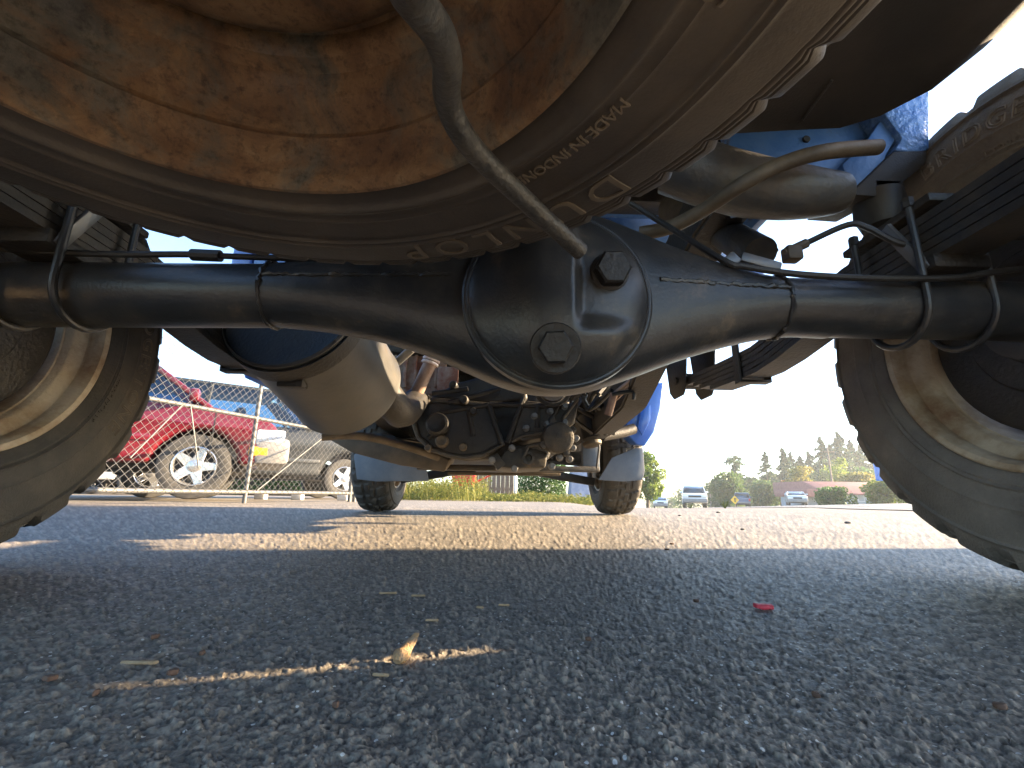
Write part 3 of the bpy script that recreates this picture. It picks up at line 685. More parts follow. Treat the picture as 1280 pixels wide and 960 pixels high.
# extension housing on the right
b = B(); b.prism([P(x, y, Yg-.02) for x, y in [(655, 500), (680, 503), (712, 505), (725, 495), (718, 530), (703, 538), (690, 545), (655, 552), (640, 548)]], (0, .2, 0), .008); b.build('extension_housing', 'cast_grey', gb)
b = B(); b.tube([P(x, y, Yg-.03) for x, y in [(640, 552), (652, 545), (680, 540), (700, 530), (706, 520), (722, 498)]], .006, 8); b.tube([P(x, y, Yg-.03) for x, y in [(655, 570), (660, 558), (690, 552), (700, 548)]], .006, 8); b.build('gasket_edge', 'cast_grey', gb)
cc = P(698, 547, Yg-.05)
b = B(); b.lathe([(-.06, .052), (0, .05), (.012, .047), (.016, .04), (.016, .001)], cc, (0, -1, -.1), 40, caps=False)
for a in (.5, 1.9, 3.6, 5.2): b.lathe([(-.02, .012), (.006, .011), (.008, .001)], cc+Vector((math.cos(a)*.052, 0, math.sin(a)*.052)), (0, -1, 0), 14)
b.prism([cc+Vector((-.009, -.016, -.006)), cc+Vector((.012, -.016, -.004)), cc+Vector((0, -.016, .02))], (0, -.004, 0)); b.build('round_cover', 'cast_grey', gb)
b = B(); b.prism([P(x, y, Yg-.01) for x, y in [(632, 562), (655, 556), (685, 566), (682, 585), (640, 586), (618, 583)]], (0, .25, 0), .008)
b.lathe([(0, .02), (.02, .02), (.02, .012), (.005, .011)], P(660, 573, Yg-.01), (0, -1, 0), 20)
b.prism([P(x, y, Yg-.015) for x, y in [(612, 572), (622, 566), (632, 580), (622, 588)]], (0, .02, 0), .002); b.build('lower_housing', 'cast_grey', gb)
for (x, y) in ((668, 520), (688, 514), (706, 508), (658, 535), (684, 530), (706, 528), (640, 560), (700, 572), (716, 560), (720, 548), (712, 574), (690, 583), (643, 586), (615, 575)):
    b = B(); b.hexbolt(P(x, y, Yg-.03), (0, -1, 0), .0085, .012, .011); b.build('bolt', 'steel_grey', gb)
# pan and skid plate on the left, flat crossmember below
b = B(); b.prism([P(400, 543, 1.75), P(455, 546, 1.75), P(530, 560, 1.75), P(562, 575, 1.75), P(556, 590, 1.75), P(500, 582, 1.75), P(440, 566, 1.75)], (0, .3, .05), .006); b.build('skid_plate', 'tan_plate', truck)
b = B(); b.tube([P(402, 546, 1.45), P(450, 545, 1.5), P(500, 556, 1.6), P(548, 572, 1.7)], .013, 12, sub=4); b.build('stay_pipe', 'brown_rod', truck)
b = B(); b.bar(P(522, 584, 1.9), P(748, 587, 1.9), .05, .022, .004); b.build('gearbox_crossmember', 'cast_grey', truck)
b = B(); b.bar(P(560, 592, 1.95), P(700, 593, 1.95), .03, .012, .002); b.build('guard_bar', 'tan_plate', truck)
b = B(); b.lathe([(-.03, .038), (.07, .038), (.075, .034)], P(738, 540, 1.85), (-.15, .2, 1), 24); b.build('mount_cylinder', 'cast_dark', truck)
b = B(); b.lathe([(0, .039), (-.012, .037), (-.016, .03)], P(740, 553, 1.84), (-.15, .2, 1), 24); b.build('mount_cap', 'tan_plate', truck)
b = B(); b.tube([P(748, 552, 1.83), P(749, 560, 1.83), P(746, 585, 1.85)], .005, 8); b.build('drop_link', 'galv', truck)
b = B(); b.box(P(738, 570, 1.9), (.07, .03, .12), .004); b.build('mount_bracket', 'flap_blue', truck)
b = B(); b.tube([P(752, 545, 1.95), P(780, 540, 2.0), P(792, 536, 2.02)], .024, 14); b.build('torsion_bar', 'cast_dark', truck)
# fuel lines bundled on the right rail
for k in range(3):
    b = B(); b.tube([P(792+5*k, 458, 1.25), P(788+6*k, 474, 1.27), P(772+5*k, 488, 1.3), P(764+3*k, 496+1.5*k, 1.32)], .0052, 8, sub=4); b.build('fuel_line', 'pale_pipe', truck)
b = B(); b.tube([P(768, 492, 1.31), P(760, 519, 1.33)], .012, 10); b.build('fuel_line_sleeve', 'pale_pipe', truck)
b = B(); b.tube([P(765, 493, 1.3), P(790, 490, 1.29), P(792, 500, 1.29)], .006, 8, sub=4); b.tube([P(765, 488, 1.31), P(748, 505, 1.4), P(735, 512, 1.45), P(728, 495, 1.45)], .006, 8, sub=5); b.build('wiring', 'hose_black', truck)
for k in range(7):
    b = B(); q = P(725+random.uniform(-10, 25), 495+random.uniform(-10, 20), 1.6)
    b.tube([q, q+Vector((.05, .05, .06)), q+Vector((.02+random.uniform(-.06, .08), .12, .0)), q+Vector((.1, .2, -.06))], .009, 8, sub=4); b.build('hose', 'hose_black', truck)
for (x, y, w) in ((592, 463, .02), (603, 467, .02)):
    b = B(); b.hexbolt(P(x, y, 1.55), (0, -1, 0), .008, .014, .012); b.build('bolt', 'chrome', truck)
# ---- engine, cab floor and front end
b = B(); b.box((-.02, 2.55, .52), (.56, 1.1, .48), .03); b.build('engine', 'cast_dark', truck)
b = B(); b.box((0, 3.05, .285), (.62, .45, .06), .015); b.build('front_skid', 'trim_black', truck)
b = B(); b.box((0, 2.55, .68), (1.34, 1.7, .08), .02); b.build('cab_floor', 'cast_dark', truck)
b = B(); b.box((0, 3.45, .6), (1.5, .06, .5), .01); b.build('radiator_panel', 'trim_black', truck)
for sx in (-1, 1):
    b = B()
    a0, a1, a2 = Vector((sx*.14, 2.95, .275)), Vector((sx*.62, 3.0, .20)), Vector((sx*.14, 3.25, .285))
    b.bar(a0, a1, .05, .05, .008); b.bar(a2, a1, .05, .045, .008); b.bar(a0+Vector((sx*.2, .02, -.045)), a1+Vector((0, 0, -.01)), .03, .03, .005); b.build('control_arm', 'trim_black', truck)
    b = B(); b.tube([(sx*.1, 2.9, .33), (sx*.64, 2.95, .30)], .012, 10); b.build('tie_rod', 'cast_dark', truck)
    b = B(); b.box((sx*.66, 3.03, .33), (.06, .14, .22), .02); b.build('steering_knuckle', 'cast_dark', truck)
    b = B(); b.tube([(sx*.36, 3.12, .3), (sx*.36, 3.12, .62)], .028, 16); b.build('front_shock', 'cast_dark', truck)
    # inner wheel well and mud flap
    b = B()
    arc = [(2.58+.0, .52)]+[(3.03-.47*math.cos(a), .44+.44*math.sin(a)) for a in np.linspace(.2, math.pi-.2, 14)]
    v, f = [], []
    for (y, z) in arc: v += [(sx*.45, y, z), (sx*.88, y, z)]
    for i in range(len(arc)-1): f.append((2*i, 2*i+1, 2*i+3, 2*i+2))
    b.raw(v, f); o = b.build('wheel_well', 'black_plastic', truck); sm = o.modifiers.new('t', 'SOLIDIFY'); sm.thickness = .006
xl = [(442, 572), (448, 566), (470, 562), (520, 560), (532, 585), (536, 604), (470, 605), (446, 602)]
b = B(); b.prism([P(x, y-3, 2.52) for x, y in xl], (0, .01, 0), .003); b.build('mud_flap', 'flap_blue', truck)
xr = [(748, 600), (765, 572), (795, 560), (804, 560), (806, 590), (803, 600), (780, 602)]
b = B(); b.prism([P(x, y, 2.52) for x, y in xr], (0, .01, 0), .003); b.build('mud_flap', 'flap_blue', truck)
# front fender tails
b = B(); b.prism([P(x, y, 2.45) for x, y in [(780, 540), (790, 505), (808, 480), (830, 478), (826, 510), (818, 540), (806, 558), (797, 556)]], (0, .16, .02), .008, 3); b.build('fender_tail', 'truck_blue', truck)
b = B(); b.prism([P(x, y, 2.43) for x, y in [(800, 512), (812, 506), (812, 525), (802, 545), (796, 535)]], (0, -.015, 0), .004); b.build('fender_brace', 'truck_blue', truck)
b = B(); b.box((-.80, 1.95, .505), (.12, .9, .055), .012); b.build('side_step', 'truck_blue', truck)
b = B(); b.box((-.66, 1.75, .5), (.2, .5, .03), .01); b.build('step_bracket', 'cast_dark', truck)
for sx in (-1, 1):
    b = B()
    prof = [(2.5, .86), (2.5, .50), (2.42, .74), (1.35, .74), (1.35, 1.18), (3.62, 1.16), (3.62, .62), (3.48, .56), (3.44, .8), (3.25, .93), (3.03, .97), (2.8, .93), (2.62, .8)]
    prof = [(1.35, .76), (2.45, .76), (2.56, .78), (2.62, .84), (2.8, .95), (3.03, .99), (3.25, .95), (3.44, .82), (3.5, .62), (3.64, .64), (3.66, 1.14), (1.35, 1.2)]
    b.prism([(sx*.80, y, z) for y, z in prof], (sx*.07, 0, 0), .012); b.build('cab_side', 'truck_blue', truck)
    b = B(); b.prism([(sx*.80, y, z) for y, z in [(-.42, .98), (1.28, .98), (1.28, 1.45), (-.42, 1.45)]], (sx*.05, 0, 0), .012); b.build('bed_side', 'truck_blue', truck)
    b = B(); b.prism([(sx*.785, y, z) for y, z in [(1.45, 1.22), (2.45, 1.22), (2.2, 1.62), (1.5, 1.64)]], (sx*.012, 0, 0), .002); b.build('side_window', 'car_glass', truck)
    for (y0, y1) in ((1.36, 1.45), (2.52, 2.22)):
        b = B(); b.bar((sx*.8, y0, 1.19), (sx*.72, y1, 1.66), .06, .05, .01); b.build('pillar', 'truck_blue', truck)
for sx in (-1, 1):
    b = B(); b.box((sx*.615, .60, .865), (.02, 1.0, .23), .004); b.build('sun_block_panel', 'frame_blue', truck)  # added panels; the right one keeps sun off the left spring
b = B(); b.box((0, .43, 1.03), (1.6, 1.7, .05), .01); b.build('bed_floor', 'cast_dark', truck)
for y in (-.2, .3, .8, 1.2):
    b = B(); b.box((0, y, .84), (1.2, .07, .33), .008) if False else b.box((0, y, .98), (1.5, .07, .05), .008); b.build('bed_beam', 'cast_dark', truck)
for sx in (-1, 1):
    for y in (-.1, .75):
        b = B(); b.box((sx*.415, y, .83), (.07, .09, .27), .008); b.build('body_mount', 'cast_dark', truck)
b = B(); b.box((0, -.42, 1.22), (1.6, .05, .46), .012); b.build('tailgate', 'truck_blue', truck)
b = B(); b.box((0, 1.29, 1.22), (1.6, .04, .46), .012); b.build('bed_front', 'frame_blue', truck)
b = B(); b.box((0, 1.37, 1.0), (1.6, .04, .5), .012); b.build('cab_back', 'frame_blue', truck)
b = B(); b.box((0, 1.85, 1.68), (1.46, .85, .06), .025); b.build('cab_roof', 'truck_blue', truck)
b = B(); b.box((0, 3.1, 1.16), (1.58, 1.1, .05), .02); b.build('hood', 'truck_blue', truck)
b = B(); b.bar((0, 2.55, 1.2), (0, 2.25, 1.65), 1.4, .01, .002); b.build('windshield', 'car_glass', truck)
b = B(); b.box((0, 3.66, .72), (1.62, .1, .16), .02); b.build('front_bumper', 'trim_black', truck)
# ================================================================== VEHICLES IN THE BACKGROUND
def lput(name, b, m, parent, ang=35):
    bmesh.ops.recalc_face_normals(b.bm, faces=b.bm.faces[:])
    me = bpy.data.meshes.new(name); b.bm.to_mesh(me); b.bm.free(); me.materials.append(MATS[m])
    return put(name, me, None, parent, ang)
def car(name, label, cat, loc, head, paint, L=4.4, wb=2.65, fo=.82, w=1.72, hood=1.0, belt=1.05, roof=1.5, R=.33, ra=.40, ws=(-.35, -1.0), rg=(-2.75, -3.1), sill=.30, bed=False, group=None, detail=1):
    root = thing(name, label, cat, loc, group); root.rotation_euler = (0, 0, head)
    xr = fo-L
    def arch(x): return [(x-ra*math.cos(a), R+ra*math.sin(a)) for a in np.linspace(.05, math.pi-.05, 15)]
    prof = [(xr, .42), (xr+.08, sill+.1)]+arch(-wb)+arch(0)+[(fo-.12, sill+.06), (fo-.02, sill+.14), (fo, .62), (fo-.03, hood-.14), (fo-.12, hood-.05), (fo-.4, hood), (ws[0]+.05, belt), (rg[1] if not bed else rg[0], belt+.01), (xr+.05, belt-.01), (xr, belt-.1)]
    b = B(); b.prism([(x, -w/2, z) for x, z in prof], (0, w, 0), .05, 3); lput('body', b, paint, root, 40)
    for sy in (-1, 1):
        y = sy*(w/2-.03)
        yt = sy*(w/2-.16)
        for (p0, p1) in ((ws[0], ws[1]), (rg[1], rg[0]), ((ws[1]+rg[0])/2-.05, (ws[1]+rg[0])/2)):
            b = B(); b.bar((p0, y, belt-.02), (p1, yt, roof-.03), .07, .06, .015); lput('pillar', b, paint, root)
        b = B(); b.prism([(ws[0]-.08, y-sy*.005, belt), (ws[1]-.02, yt-sy*.005, roof-.05), (rg[0]+.02, yt-sy*.005, roof-.05), (rg[1]+.08, y-sy*.005, belt)], (0, -sy*.006, 0)); lput('side_window', b, 'car_glass', root)
        b = B(); b.box(((ws[1]+rg[0])/2, sy*(w/2+.003), belt-.17), (.16, .02, .035), .006); lput('door_handle', b, 'trim_black', root)
        for xx in (ws[0]+.06, (ws[0]+rg[1])/2):
            b = B(); b.box((xx, sy*(w/2-.003), (belt+sill)/2+.05), (.012, .01, belt-sill-.15)); lput('door_gap', b, 'trim_black', root)
        b = B(); b.box((ws[0]-.15, sy*(w/2+.09), belt+.09), (.09, .2, .13), .025); lput('mirror', b, paint, root)
        b = B(); b.box((-wb/2, sy*(w/2+.004), .62), (wb-2*ra-.05, .025, .07), .008); lput('side_moulding', b, paint, root)
        b = B(); b.box((fo-.10, sy*(w/2-.23), hood-.24), (.30, .48, .19), .03); lput('headlight', b, 'lamp_clear', root)
        b = B(); b.box((fo-.20, sy*(w/2-.02), hood-.40), (.2, .07, .11), .02); lput('corner_lamp', b, 'amber', root)
        b = B(); b.box((xr+.03, sy*(w/2-.1), belt-.25), (.1, .18, .3), .02); lput('tail_lamp', b, 'machine_red', root)
    b = B(); b.prism([(ws[1], -w/2+.16, roof-.05), (ws[1]-.12, -w/2+.16, roof), (rg[0]+.1, -w/2+.16, roof), (rg[0], -w/2+.16, roof-.05)], (0, w-.32, 0), .02); lput('roof', b, paint, root)
    for (p0, p1, nm) in ((ws[0], ws[1], 'windshield'), (rg[1], rg[0], 'rear_window')):
        b = B(); v = [(p0, -w/2+.08, belt), (p0, w/2-.08, belt), (p1, w/2-.2, roof-.03), (p1, -w/2+.2, roof-.03)]; b.raw(v, [(0, 1, 2, 3)])
        o = lput(nm, b, 'car_glass', root); sm = o.modifiers.new('t', 'SOLIDIFY'); sm.thickness = .006
    b = B(); b.box((ws[1]-.55, 0, belt+.05), (.14, w-.5, .5), .05); lput('seat_row', b, 'trim_black', root)
    b = B(); b.box((fo-.07, 0, sill+.2), (.36, w+.025, .3), .05); lput('front_bumper', b, 'bumper_grey', root)
    b = B(); b.box((fo-.015, 0, hood-.25), (.06, w-.9, .17), .02); lput('grille', b, 'trim_black', root)
    b = B(); b.box((xr+.0, 0, sill+.24), (.18, w, .18), .045); lput('rear_bumper', b, 'bumper_grey', root)
    b = B(); b.box((-wb/2, 0, sill+.02), (wb+.9, w-.5, .12), .03); lput('underbody', b, 'trim_black', root)
    for xw in (0, -wb):
        for sy in (-1, 1):
            g = bpy.data.objects.new('wheel', None); COL.objects.link(g); g.parent = root; g.location = (xw, sy*(w/2-.12), R); g.rotation_euler = (-sy*math.pi/2, 0, 0)
            b = B(); rr = R*.6
            b.lathe([(-.09, rr), (-.1, rr+.03), (-.105, R*.85), (-.09, R*.97), (0, R), (.09, R*.97), (.105, R*.85), (.1, rr+.03), (.09, rr)], (0, 0, 0), (0, 0, 1), 40, caps=False); lput('tyre', b, 'tyre_far', g)
            b = B(); b.lathe([(-.08, rr*.98), (.0, rr*.92), (.055, rr*.94), (.085, rr*.99), (.098, rr), (.1, rr*.96), (.085, rr*.9), (.06, rr*.86)], (0, 0, 0), (0, 0, 1), 40, caps=False)
            for k in range(5):
                a = 2*math.pi*k/5; c, s_ = math.cos(a), math.sin(a)
                def q(u, v, z): return (c*u-s_*v, s_*u+c*v, z)
                b.prism([q(.05, -.055, .065), q(rr*.95, -.035, .07), q(rr*.95, .035, .07), q(.05, .055, .065)], (0, 0, .02), .006, 1)
            b.lathe([(.05, .07), (.09, .065), (.098, .045), (.1, .001)], (0, 0, 0), (0, 0, 1), 20, caps=False)
            lput('rim', b, 'alloy', g)
            b = B(); b.lathe([(.02, rr*.93), (.022, .001)], (0, 0, 0), (0, 0, 1), 24, caps=False); lput('wheel_backing', b, 'trim_black', g)  # plain black disc closing the view behind the spokes
    return root
def at(px, Y):
    d = ray(px, 622); X = d.x/d.y*Y; return Vector((X, Y, float(ground_z(X, Y))))
car('red_pickup', 'red pickup truck with five-spoke alloy wheels behind the chain-link fence', 'pickup truck', at(250, 5.45)+Vector((-.22, .30, .02)), R_(27), 'car_red', L=4.8, wb=3.0, fo=.78, w=1.72, hood=.93, belt=.99, roof=1.60, R=.345, ra=.395, ws=(.06, -.75), rg=(-2.0, -2.15), bed=True, sill=.34)
car('dark_suv', 'dark grey four-wheel-drive wagon parked beyond the red pickup', 'car', at(408, 8.6)+Vector((-.1, .4, 0)), R_(35), 'car_dark', L=4.6, wb=2.7, fo=.85, w=1.78, hood=1.12, belt=1.16, roof=1.80, R=.35, ra=.43, ws=(-.5, -1.15), rg=(-3.2, -3.55), sill=.36)
car('silver_sedan', 'silver sedan far behind the red pickup, wheels showing under its sill', 'car', at(178, 12.0), R_(20), 'car_silver', roof=1.42, R=.31, ra=.37)
car('blue_sedan', 'dark blue sedan parked behind the silver one beyond the fence', 'car', at(128, 13.5), R_(20), 'car_blue', roof=1.42, R=.31, ra=.37)
py = thing('shadowcaster', 'unseen grey pylon standing some metres to the right of the truck', 'shadowcaster', (6.2, 1.43, 0)); py['_wl'] = (6.2, 1.43, 0)  # added out-of-view block, there only for the shadow edge on the ground
b = B(); b.box((6.2, 1.43, .06), (.6, .7, .12), .02); b.build('base', 'concrete', py)
b = B(); b.box((6.2, 1.43, 1.6), (.36, .46, 3.0), .02); b.build('shaft', 'wall_grey', py)
b = B(); b.box((6.2, 1.43, 3.13), (.46, .56, .07), .02); b.build('cap', 'wall_grey', py)
car('oncoming_pickup', 'white pickup truck with dark grille coming along the road', 'pickup truck', at(868, 40), R_(-111), 'car_white', L=5.4, wb=3.4, fo=.95, w=1.95, hood=1.22, belt=1.26, roof=1.9, R=.39, ra=.46, ws=(-.45, -1.15), rg=(-2.6, -2.75), bed=True, sill=.45)
car('oncoming_sedan', 'small white car far down the road behind the white pickup', 'car', at(825, 60), R_(-108), 'car_white', roof=1.45)
car('road_wagon', 'blue-grey wagon beside the yellow warning sign', 'car', at(927, 58), R_(63), 'car_blue', roof=1.7, belt=1.1, hood=1.05)
car('kerb_car', 'pale silver car parked in front of the red-roofed building', 'car', at(996, 47.5), R_(-118), 'car_silver', roof=1.42)
# ================================================================== FENCE
fence = thing('chain_link_fence', 'galvanised chain-link gate fence standing in front of the red pickup', 'fence', (-2.5, 4.4, 0)); fence['_wl'] = (-2.5, 4.4, 0)
F0, F1 = Vector((-3.55, 1.95, 0)), Vector((-1.86, 6.05, 0)); FD = (F1-F0); FL = FD.length; FD.normalize(); FN = Vector((FD.y, -FD.x, 0))
def fp(s_, z, off=0): return F0+FD*s_+FN*off+Vector((0, 0, z))
def s_at(px):                                   # where a picture column meets the fence line
    d = ray(px, 622); k = d.x/d.y; return (F0.x-k*F0.y)/(k*FD.y-FD.x)
for (px, r) in ((-60, .028), (306, .02), (437, .024), (443, .024)):
    b = B(); s0 = s_at(px); b.tube([fp(s0, 0), fp(s0, 1.88)], r, 14); b.lathe([(0, r*1.2), (.03, r*.9), (.05, .004)], fp(s0, 1.88), (0, 0, 1), 14); b.build('post', 'galv', fence)
for (z, r) in ((.105, .021), (.83, .019), (1.8, .019)):
    b = B(); b.tube([fp(0, z), fp(FL, z)], r, 12); b.build('rail', 'galv', fence)
for (s0, z0, s1, z1) in ((s_at(150), .35, s_at(205), .83), (s_at(318), .12, s_at(400), .8), (s_at(215), .83, s_at(240), .3)):
    b = B(); b.tube([fp(s0, z0, .02), fp(s1, z1, .02)], .006, 8); b.build('brace_rod', 'galv', fence)
b = B(); pitch = .070
for fam in (-1, 1):
    k = -int(1.75/pitch)-1
    while k*pitch < FL+1.8:
        u0 = k*pitch; pts = []
        for (z) in np.linspace(.09, 1.8, 2):
            u = u0 + (z-.09)*fam*.94 + (1.8 if fam < 0 else 0); pts.append((u, z))
        (ua, za), (ub, zb) = pts
        def clip(ua, za, ub, zb):
            t0, t1 = 0., 1.
            for (lim, sg) in ((0, 1), (FL+.0, -1)):
                da, db = sg*(ua-lim), sg*(ub-lim)
                if da < 0 and db < 0: return None
                if da < 0: t0 = max(t0, da/(da-db))
                if db < 0: t1 = min(t1, da/(da-db))
            return t0, t1
        c = clip(ua, za, ub, zb)
        if c and c[1]-c[0] > .01:
            t0, t1 = c
            b.tube([fp(ua+(ub-ua)*t0, za+(zb-za)*t0, .024+fam*.0018), fp(ua+(ub-ua)*t1, za+(zb-za)*t1, .024+fam*.0018)], .0017, 4, caps=False)
        k += 1
o = b.build('chain_link_mesh', 'galv_wire', fence); o['kind'] = 'stuff'
for i, px in enumerate((326, 372, 429)):
    s0 = s_at(px); b = B(); b.box(Vector(at(px, 7.0)[:2]+(0,)) + Vector((0, 0, .045)), (.15, .12, .09), .012); o = b.build('concrete_block', 'concrete')
    tag(o, 'low pale concrete block on the ground behind the chain-link fence', 'block', 'concrete blocks behind the fence')
# ================================================================== VEGETATION
def leaves(centers, size, name, m, parent, tone=None, flat=0.):
    n = len(centers); c = np.asarray(centers)
    nrm = rng.normal(size=(n, 3)); nrm[:, 2] += flat; nrm /= np.linalg.norm(nrm, axis=1)[:, None]
    u = np.cross(nrm, rng.normal(size=(n, 3))); u /= np.linalg.norm(u, axis=1)[:, None]; v = np.cross(nrm, u)
    s_ = (size*(.6+.8*rng.random(n)))[:, None]
    V = np.stack([c-u*s_, c-v*s_*.55, c+u*s_, c+v*s_*.55], 1).reshape(-1, 3); Fc = np.arange(4*n).reshape(-1, 4)
    me = npmesh(name, V, Fc); a = me.attributes.new('tone', 'FLOAT', 'FACE')
    t = rng.random(n) if tone is None else np.clip(tone+.25*rng.normal(size=n), 0, 1); a.data.foreach_set('value', t.astype(np.float32))
    o = link(name, me, m, parent, False); return o
def trunk(b, p, h, r):
    b.tube([p-Vector((0, 0, .1)), p+Vector((r*.3, 0, h*.35)), p+Vector((-r*.2, r*.3, h*.7)), p+Vector((0, 0, h))], [r, r*.8, r*.5, r*.12], 10, sub=3)
def broadleaf(name, label, px, Y, ytop, wpx, m, n=2600, base=.25, group=None, cat='tree', drop=0, rot=0, ztop=None):
    p = at(px, Y); top = P(px, ytop, Y).z if ztop is None else ztop; h = top-p.z; w = wpx/590*Y/2
    t = thing(name, label, cat, p, group); t['_wl'] = tuple(p)
    b = B(); trunk(b, p, h*.8, h*.028+.02)
    for k in range(6):
        a = k*1.05+random.random(); z0 = h*(base*.8+.08*k); e = p+Vector((math.cos(a)*w*.6, math.sin(a)*w*.6, z0+h*.18))
        b.tube([p+Vector((0, 0, z0)), (p+Vector((0, 0, z0))).lerp(e, .5)+Vector((0, 0, h*.03)), e], [h*.014+.01, h*.009, h*.003], 6)
    b.build('trunk', 'bark', t)
    K = 40; cs, tn = [], []
    for k in range(K):
        z = base+(1-base)*random.random(); rad = w*math.sqrt(max(.05, 1-((z-(base+(1-base)*.42))/(.62*(1-base)))**2))
        a = random.random()*6.28; rr = rad*math.sqrt(random.random())*.8; cr = w*random.uniform(.22, .4)
        c = np.array([p.x+math.cos(a)*rr, p.y+math.sin(a)*rr, p.z+min(z*h, h-cr*.8)]); m_ = n//K
        d = rng.normal(size=(m_, 3)); d /= np.linalg.norm(d, axis=1)[:, None]; q = c+d*cr*(.55+.5*rng.random(m_))[:, None]
        cs.append(q); tn.append(np.full(m_, random.random()))
    leaves(np.concatenate(cs), max(w*.075, .02), 'crown', m, t, np.concatenate(tn)); return t
def conifer(name, label, px, Y, ytop, wpx, n=90, bare=.12, tuft=False, group='conifers beyond the road'):
    p = at(px, Y); h = P(px, ytop, Y).z-p.z; w = wpx/590*Y/2*1.75
    t = thing(name, label, 'tree', p, group); t['_wl'] = tuple(p)
    b = B(); trunk(b, p, h, h*.013+.05); b.build('trunk', 'bark', t)
    cs, tn = [], []
    for k in range(n):
        z = bare+(1-bare)*(k+random.random())/n; prof = (1-z)**.85+.03
        if tuft: prof = .55 if z > .86 else (.18 if z > .74 else .62*(1-z)+.12)
        ln = w*prof*random.uniform(.6, 1.15); a = random.random()*6.28
        m_ = 60; s_ = rng.random(m_)**.7; sp = .16*ln*(1-s_*.6)+.03
        x = p.x+math.cos(a)*ln*s_+rng.normal(size=m_)*sp; y = p.y+math.sin(a)*ln*s_+rng.normal(size=m_)*sp
        zz = p.z+z*h-ln*.35*s_**1.5+rng.normal(size=m_)*(.012*h)*(.5+ln/w)
        cs.append(np.stack([x, y, zz], 1)); tn.append(np.full(m_, random.random()*.8))
    leaves(np.concatenate(cs), h*.019, 'crown', 'leaf_conifer', t, np.concatenate(tn), .6); return t
cf = 'tall dark fir tree in the row beyond the red-roofed building'
conifer('fir_tree', 'slender pine with a tufted round top above the olive trees', 923, 78, 569, 34, 80, .1, True, None)
conifer('fir_tree', 'thin ragged fir with a bare narrow top beside the tufted pine', 962, 82, 565, 26, 70, .1, group=None)
for (px, yt, Y, w, lab) in ((985, 561, 86, 30, 'full dark fir beside the thin ragged one'), (995, 566, 92, 30, 'fir standing over the yellow-green tree'), (1006, 570, 92, 28, 'short fir between two taller firs over the red roof'), (1018, 565, 95, 28, 'narrow fir left of the bare utility pole'), (1035, 547, 90, 38, 'tall dark fir directly behind the bare utility pole'), (1047, 556, 97, 36, 'fir between the utility pole and the tallest fir'), (1059, 541, 94, 42, 'tallest fir of the row beyond the red-roofed building'), (1073, 551, 97, 38, 'fir just right of the tallest one, over the yellow tree'), (1086, 555, 98, 36, 'fir rising behind the blue sign'), (1100, 558, 99, 38, 'fir standing behind the larger round bush'), (1114, 556, 100, 40, 'fir half hidden behind the rear tyre'), (1135, 552, 102, 40, 'last fir of the row, hidden behind the rear tyre')):
    conifer('fir_tree', lab, px, Y, yt, w)
broadleaf('olive_tree', 'broad olive-green tree behind the yellow warning sign', 912, 62, 591, 56, 'leaf_olive', 3600, .08)
broadleaf('round_tree', 'dull green rounded tree between the olive tree and the firs', 955, 70, 602, 50, 'leaf_olive', 3000, .06)
broadleaf('round_tree', 'orange-tinged autumn tree in front of the firs', 984, 66, 601, 26, 'leaf_orange', 1600, .1)
broadleaf('round_tree', 'yellow-green tree standing over the left end of the red roof', 1004, 64, 583, 40, 'leaf_yellow', 2600, .1)
broadleaf('round_tree', 'yellow autumn tree behind the red-roofed building', 1078, 62, 592, 60, 'leaf_yellow', 3200, .1)
broadleaf('round_tree', 'light green tree rising between the firs and the building', 1058, 68, 573, 34, 'leaf_green', 2200, .1)
for (px, yt, Y, w, m) in ((857, 611, 95, 34, 'leaf_olive'), (878, 607, 90, 30, 'leaf_yellow'), (893, 614, 95, 20, 'leaf_olive'), (838, 622, 130, 26, 'leaf_olive'), (818, 621, 140, 26, 'leaf_olive')):
    broadleaf('far_tree', 'hazy tree far along the road behind the white pickup', px, Y, yt, w, m, 1200, .05, 'far trees along the road')
broadleaf('street_tree', 'bright green young street tree just beyond the front wheel', 809, 31, 566, 46, 'leaf_green', 8000, .24)
broadleaf('round_bush', 'clipped round bush hiding the low end of the red-roofed building', 1043, 38, 610, 48, 'leaf_hedge', 3600, .02, None, 'bush')
broadleaf('round_bush', 'larger round bush beside the blue sign post', 1109, 36, 601, 54, 'leaf_green', 4200, .02, None, 'bush')
for k, (px, yt, Y, w, m) in enumerate(((900, 604, 84, 40, 'leaf_olive'), (935, 598, 88, 46, 'leaf_olive'), (968, 594, 90, 46, 'leaf_hedge'), (1008, 590, 86, 50, 'leaf_olive'), (1045, 584, 86, 46, 'leaf_green'), (1085, 586, 86, 54, 'leaf_hedge'), (1125, 590, 86, 50, 'leaf_olive'))):
    broadleaf('woodland_tree', ('green tree in the belt behind the broad olive tree', 'bushy tree in the belt below the tufted pine', 'dark leafy tree in the belt below the thin ragged fir', 'olive tree in the belt behind the yellow-green tree', 'light green tree in the belt behind the utility pole', 'dark leafy tree in the belt behind the yellow autumn tree', 'olive tree in the belt behind the rear tyre')[k], px, Y, yt, w, m, 3000, .02, 'leafy trees under the firs')
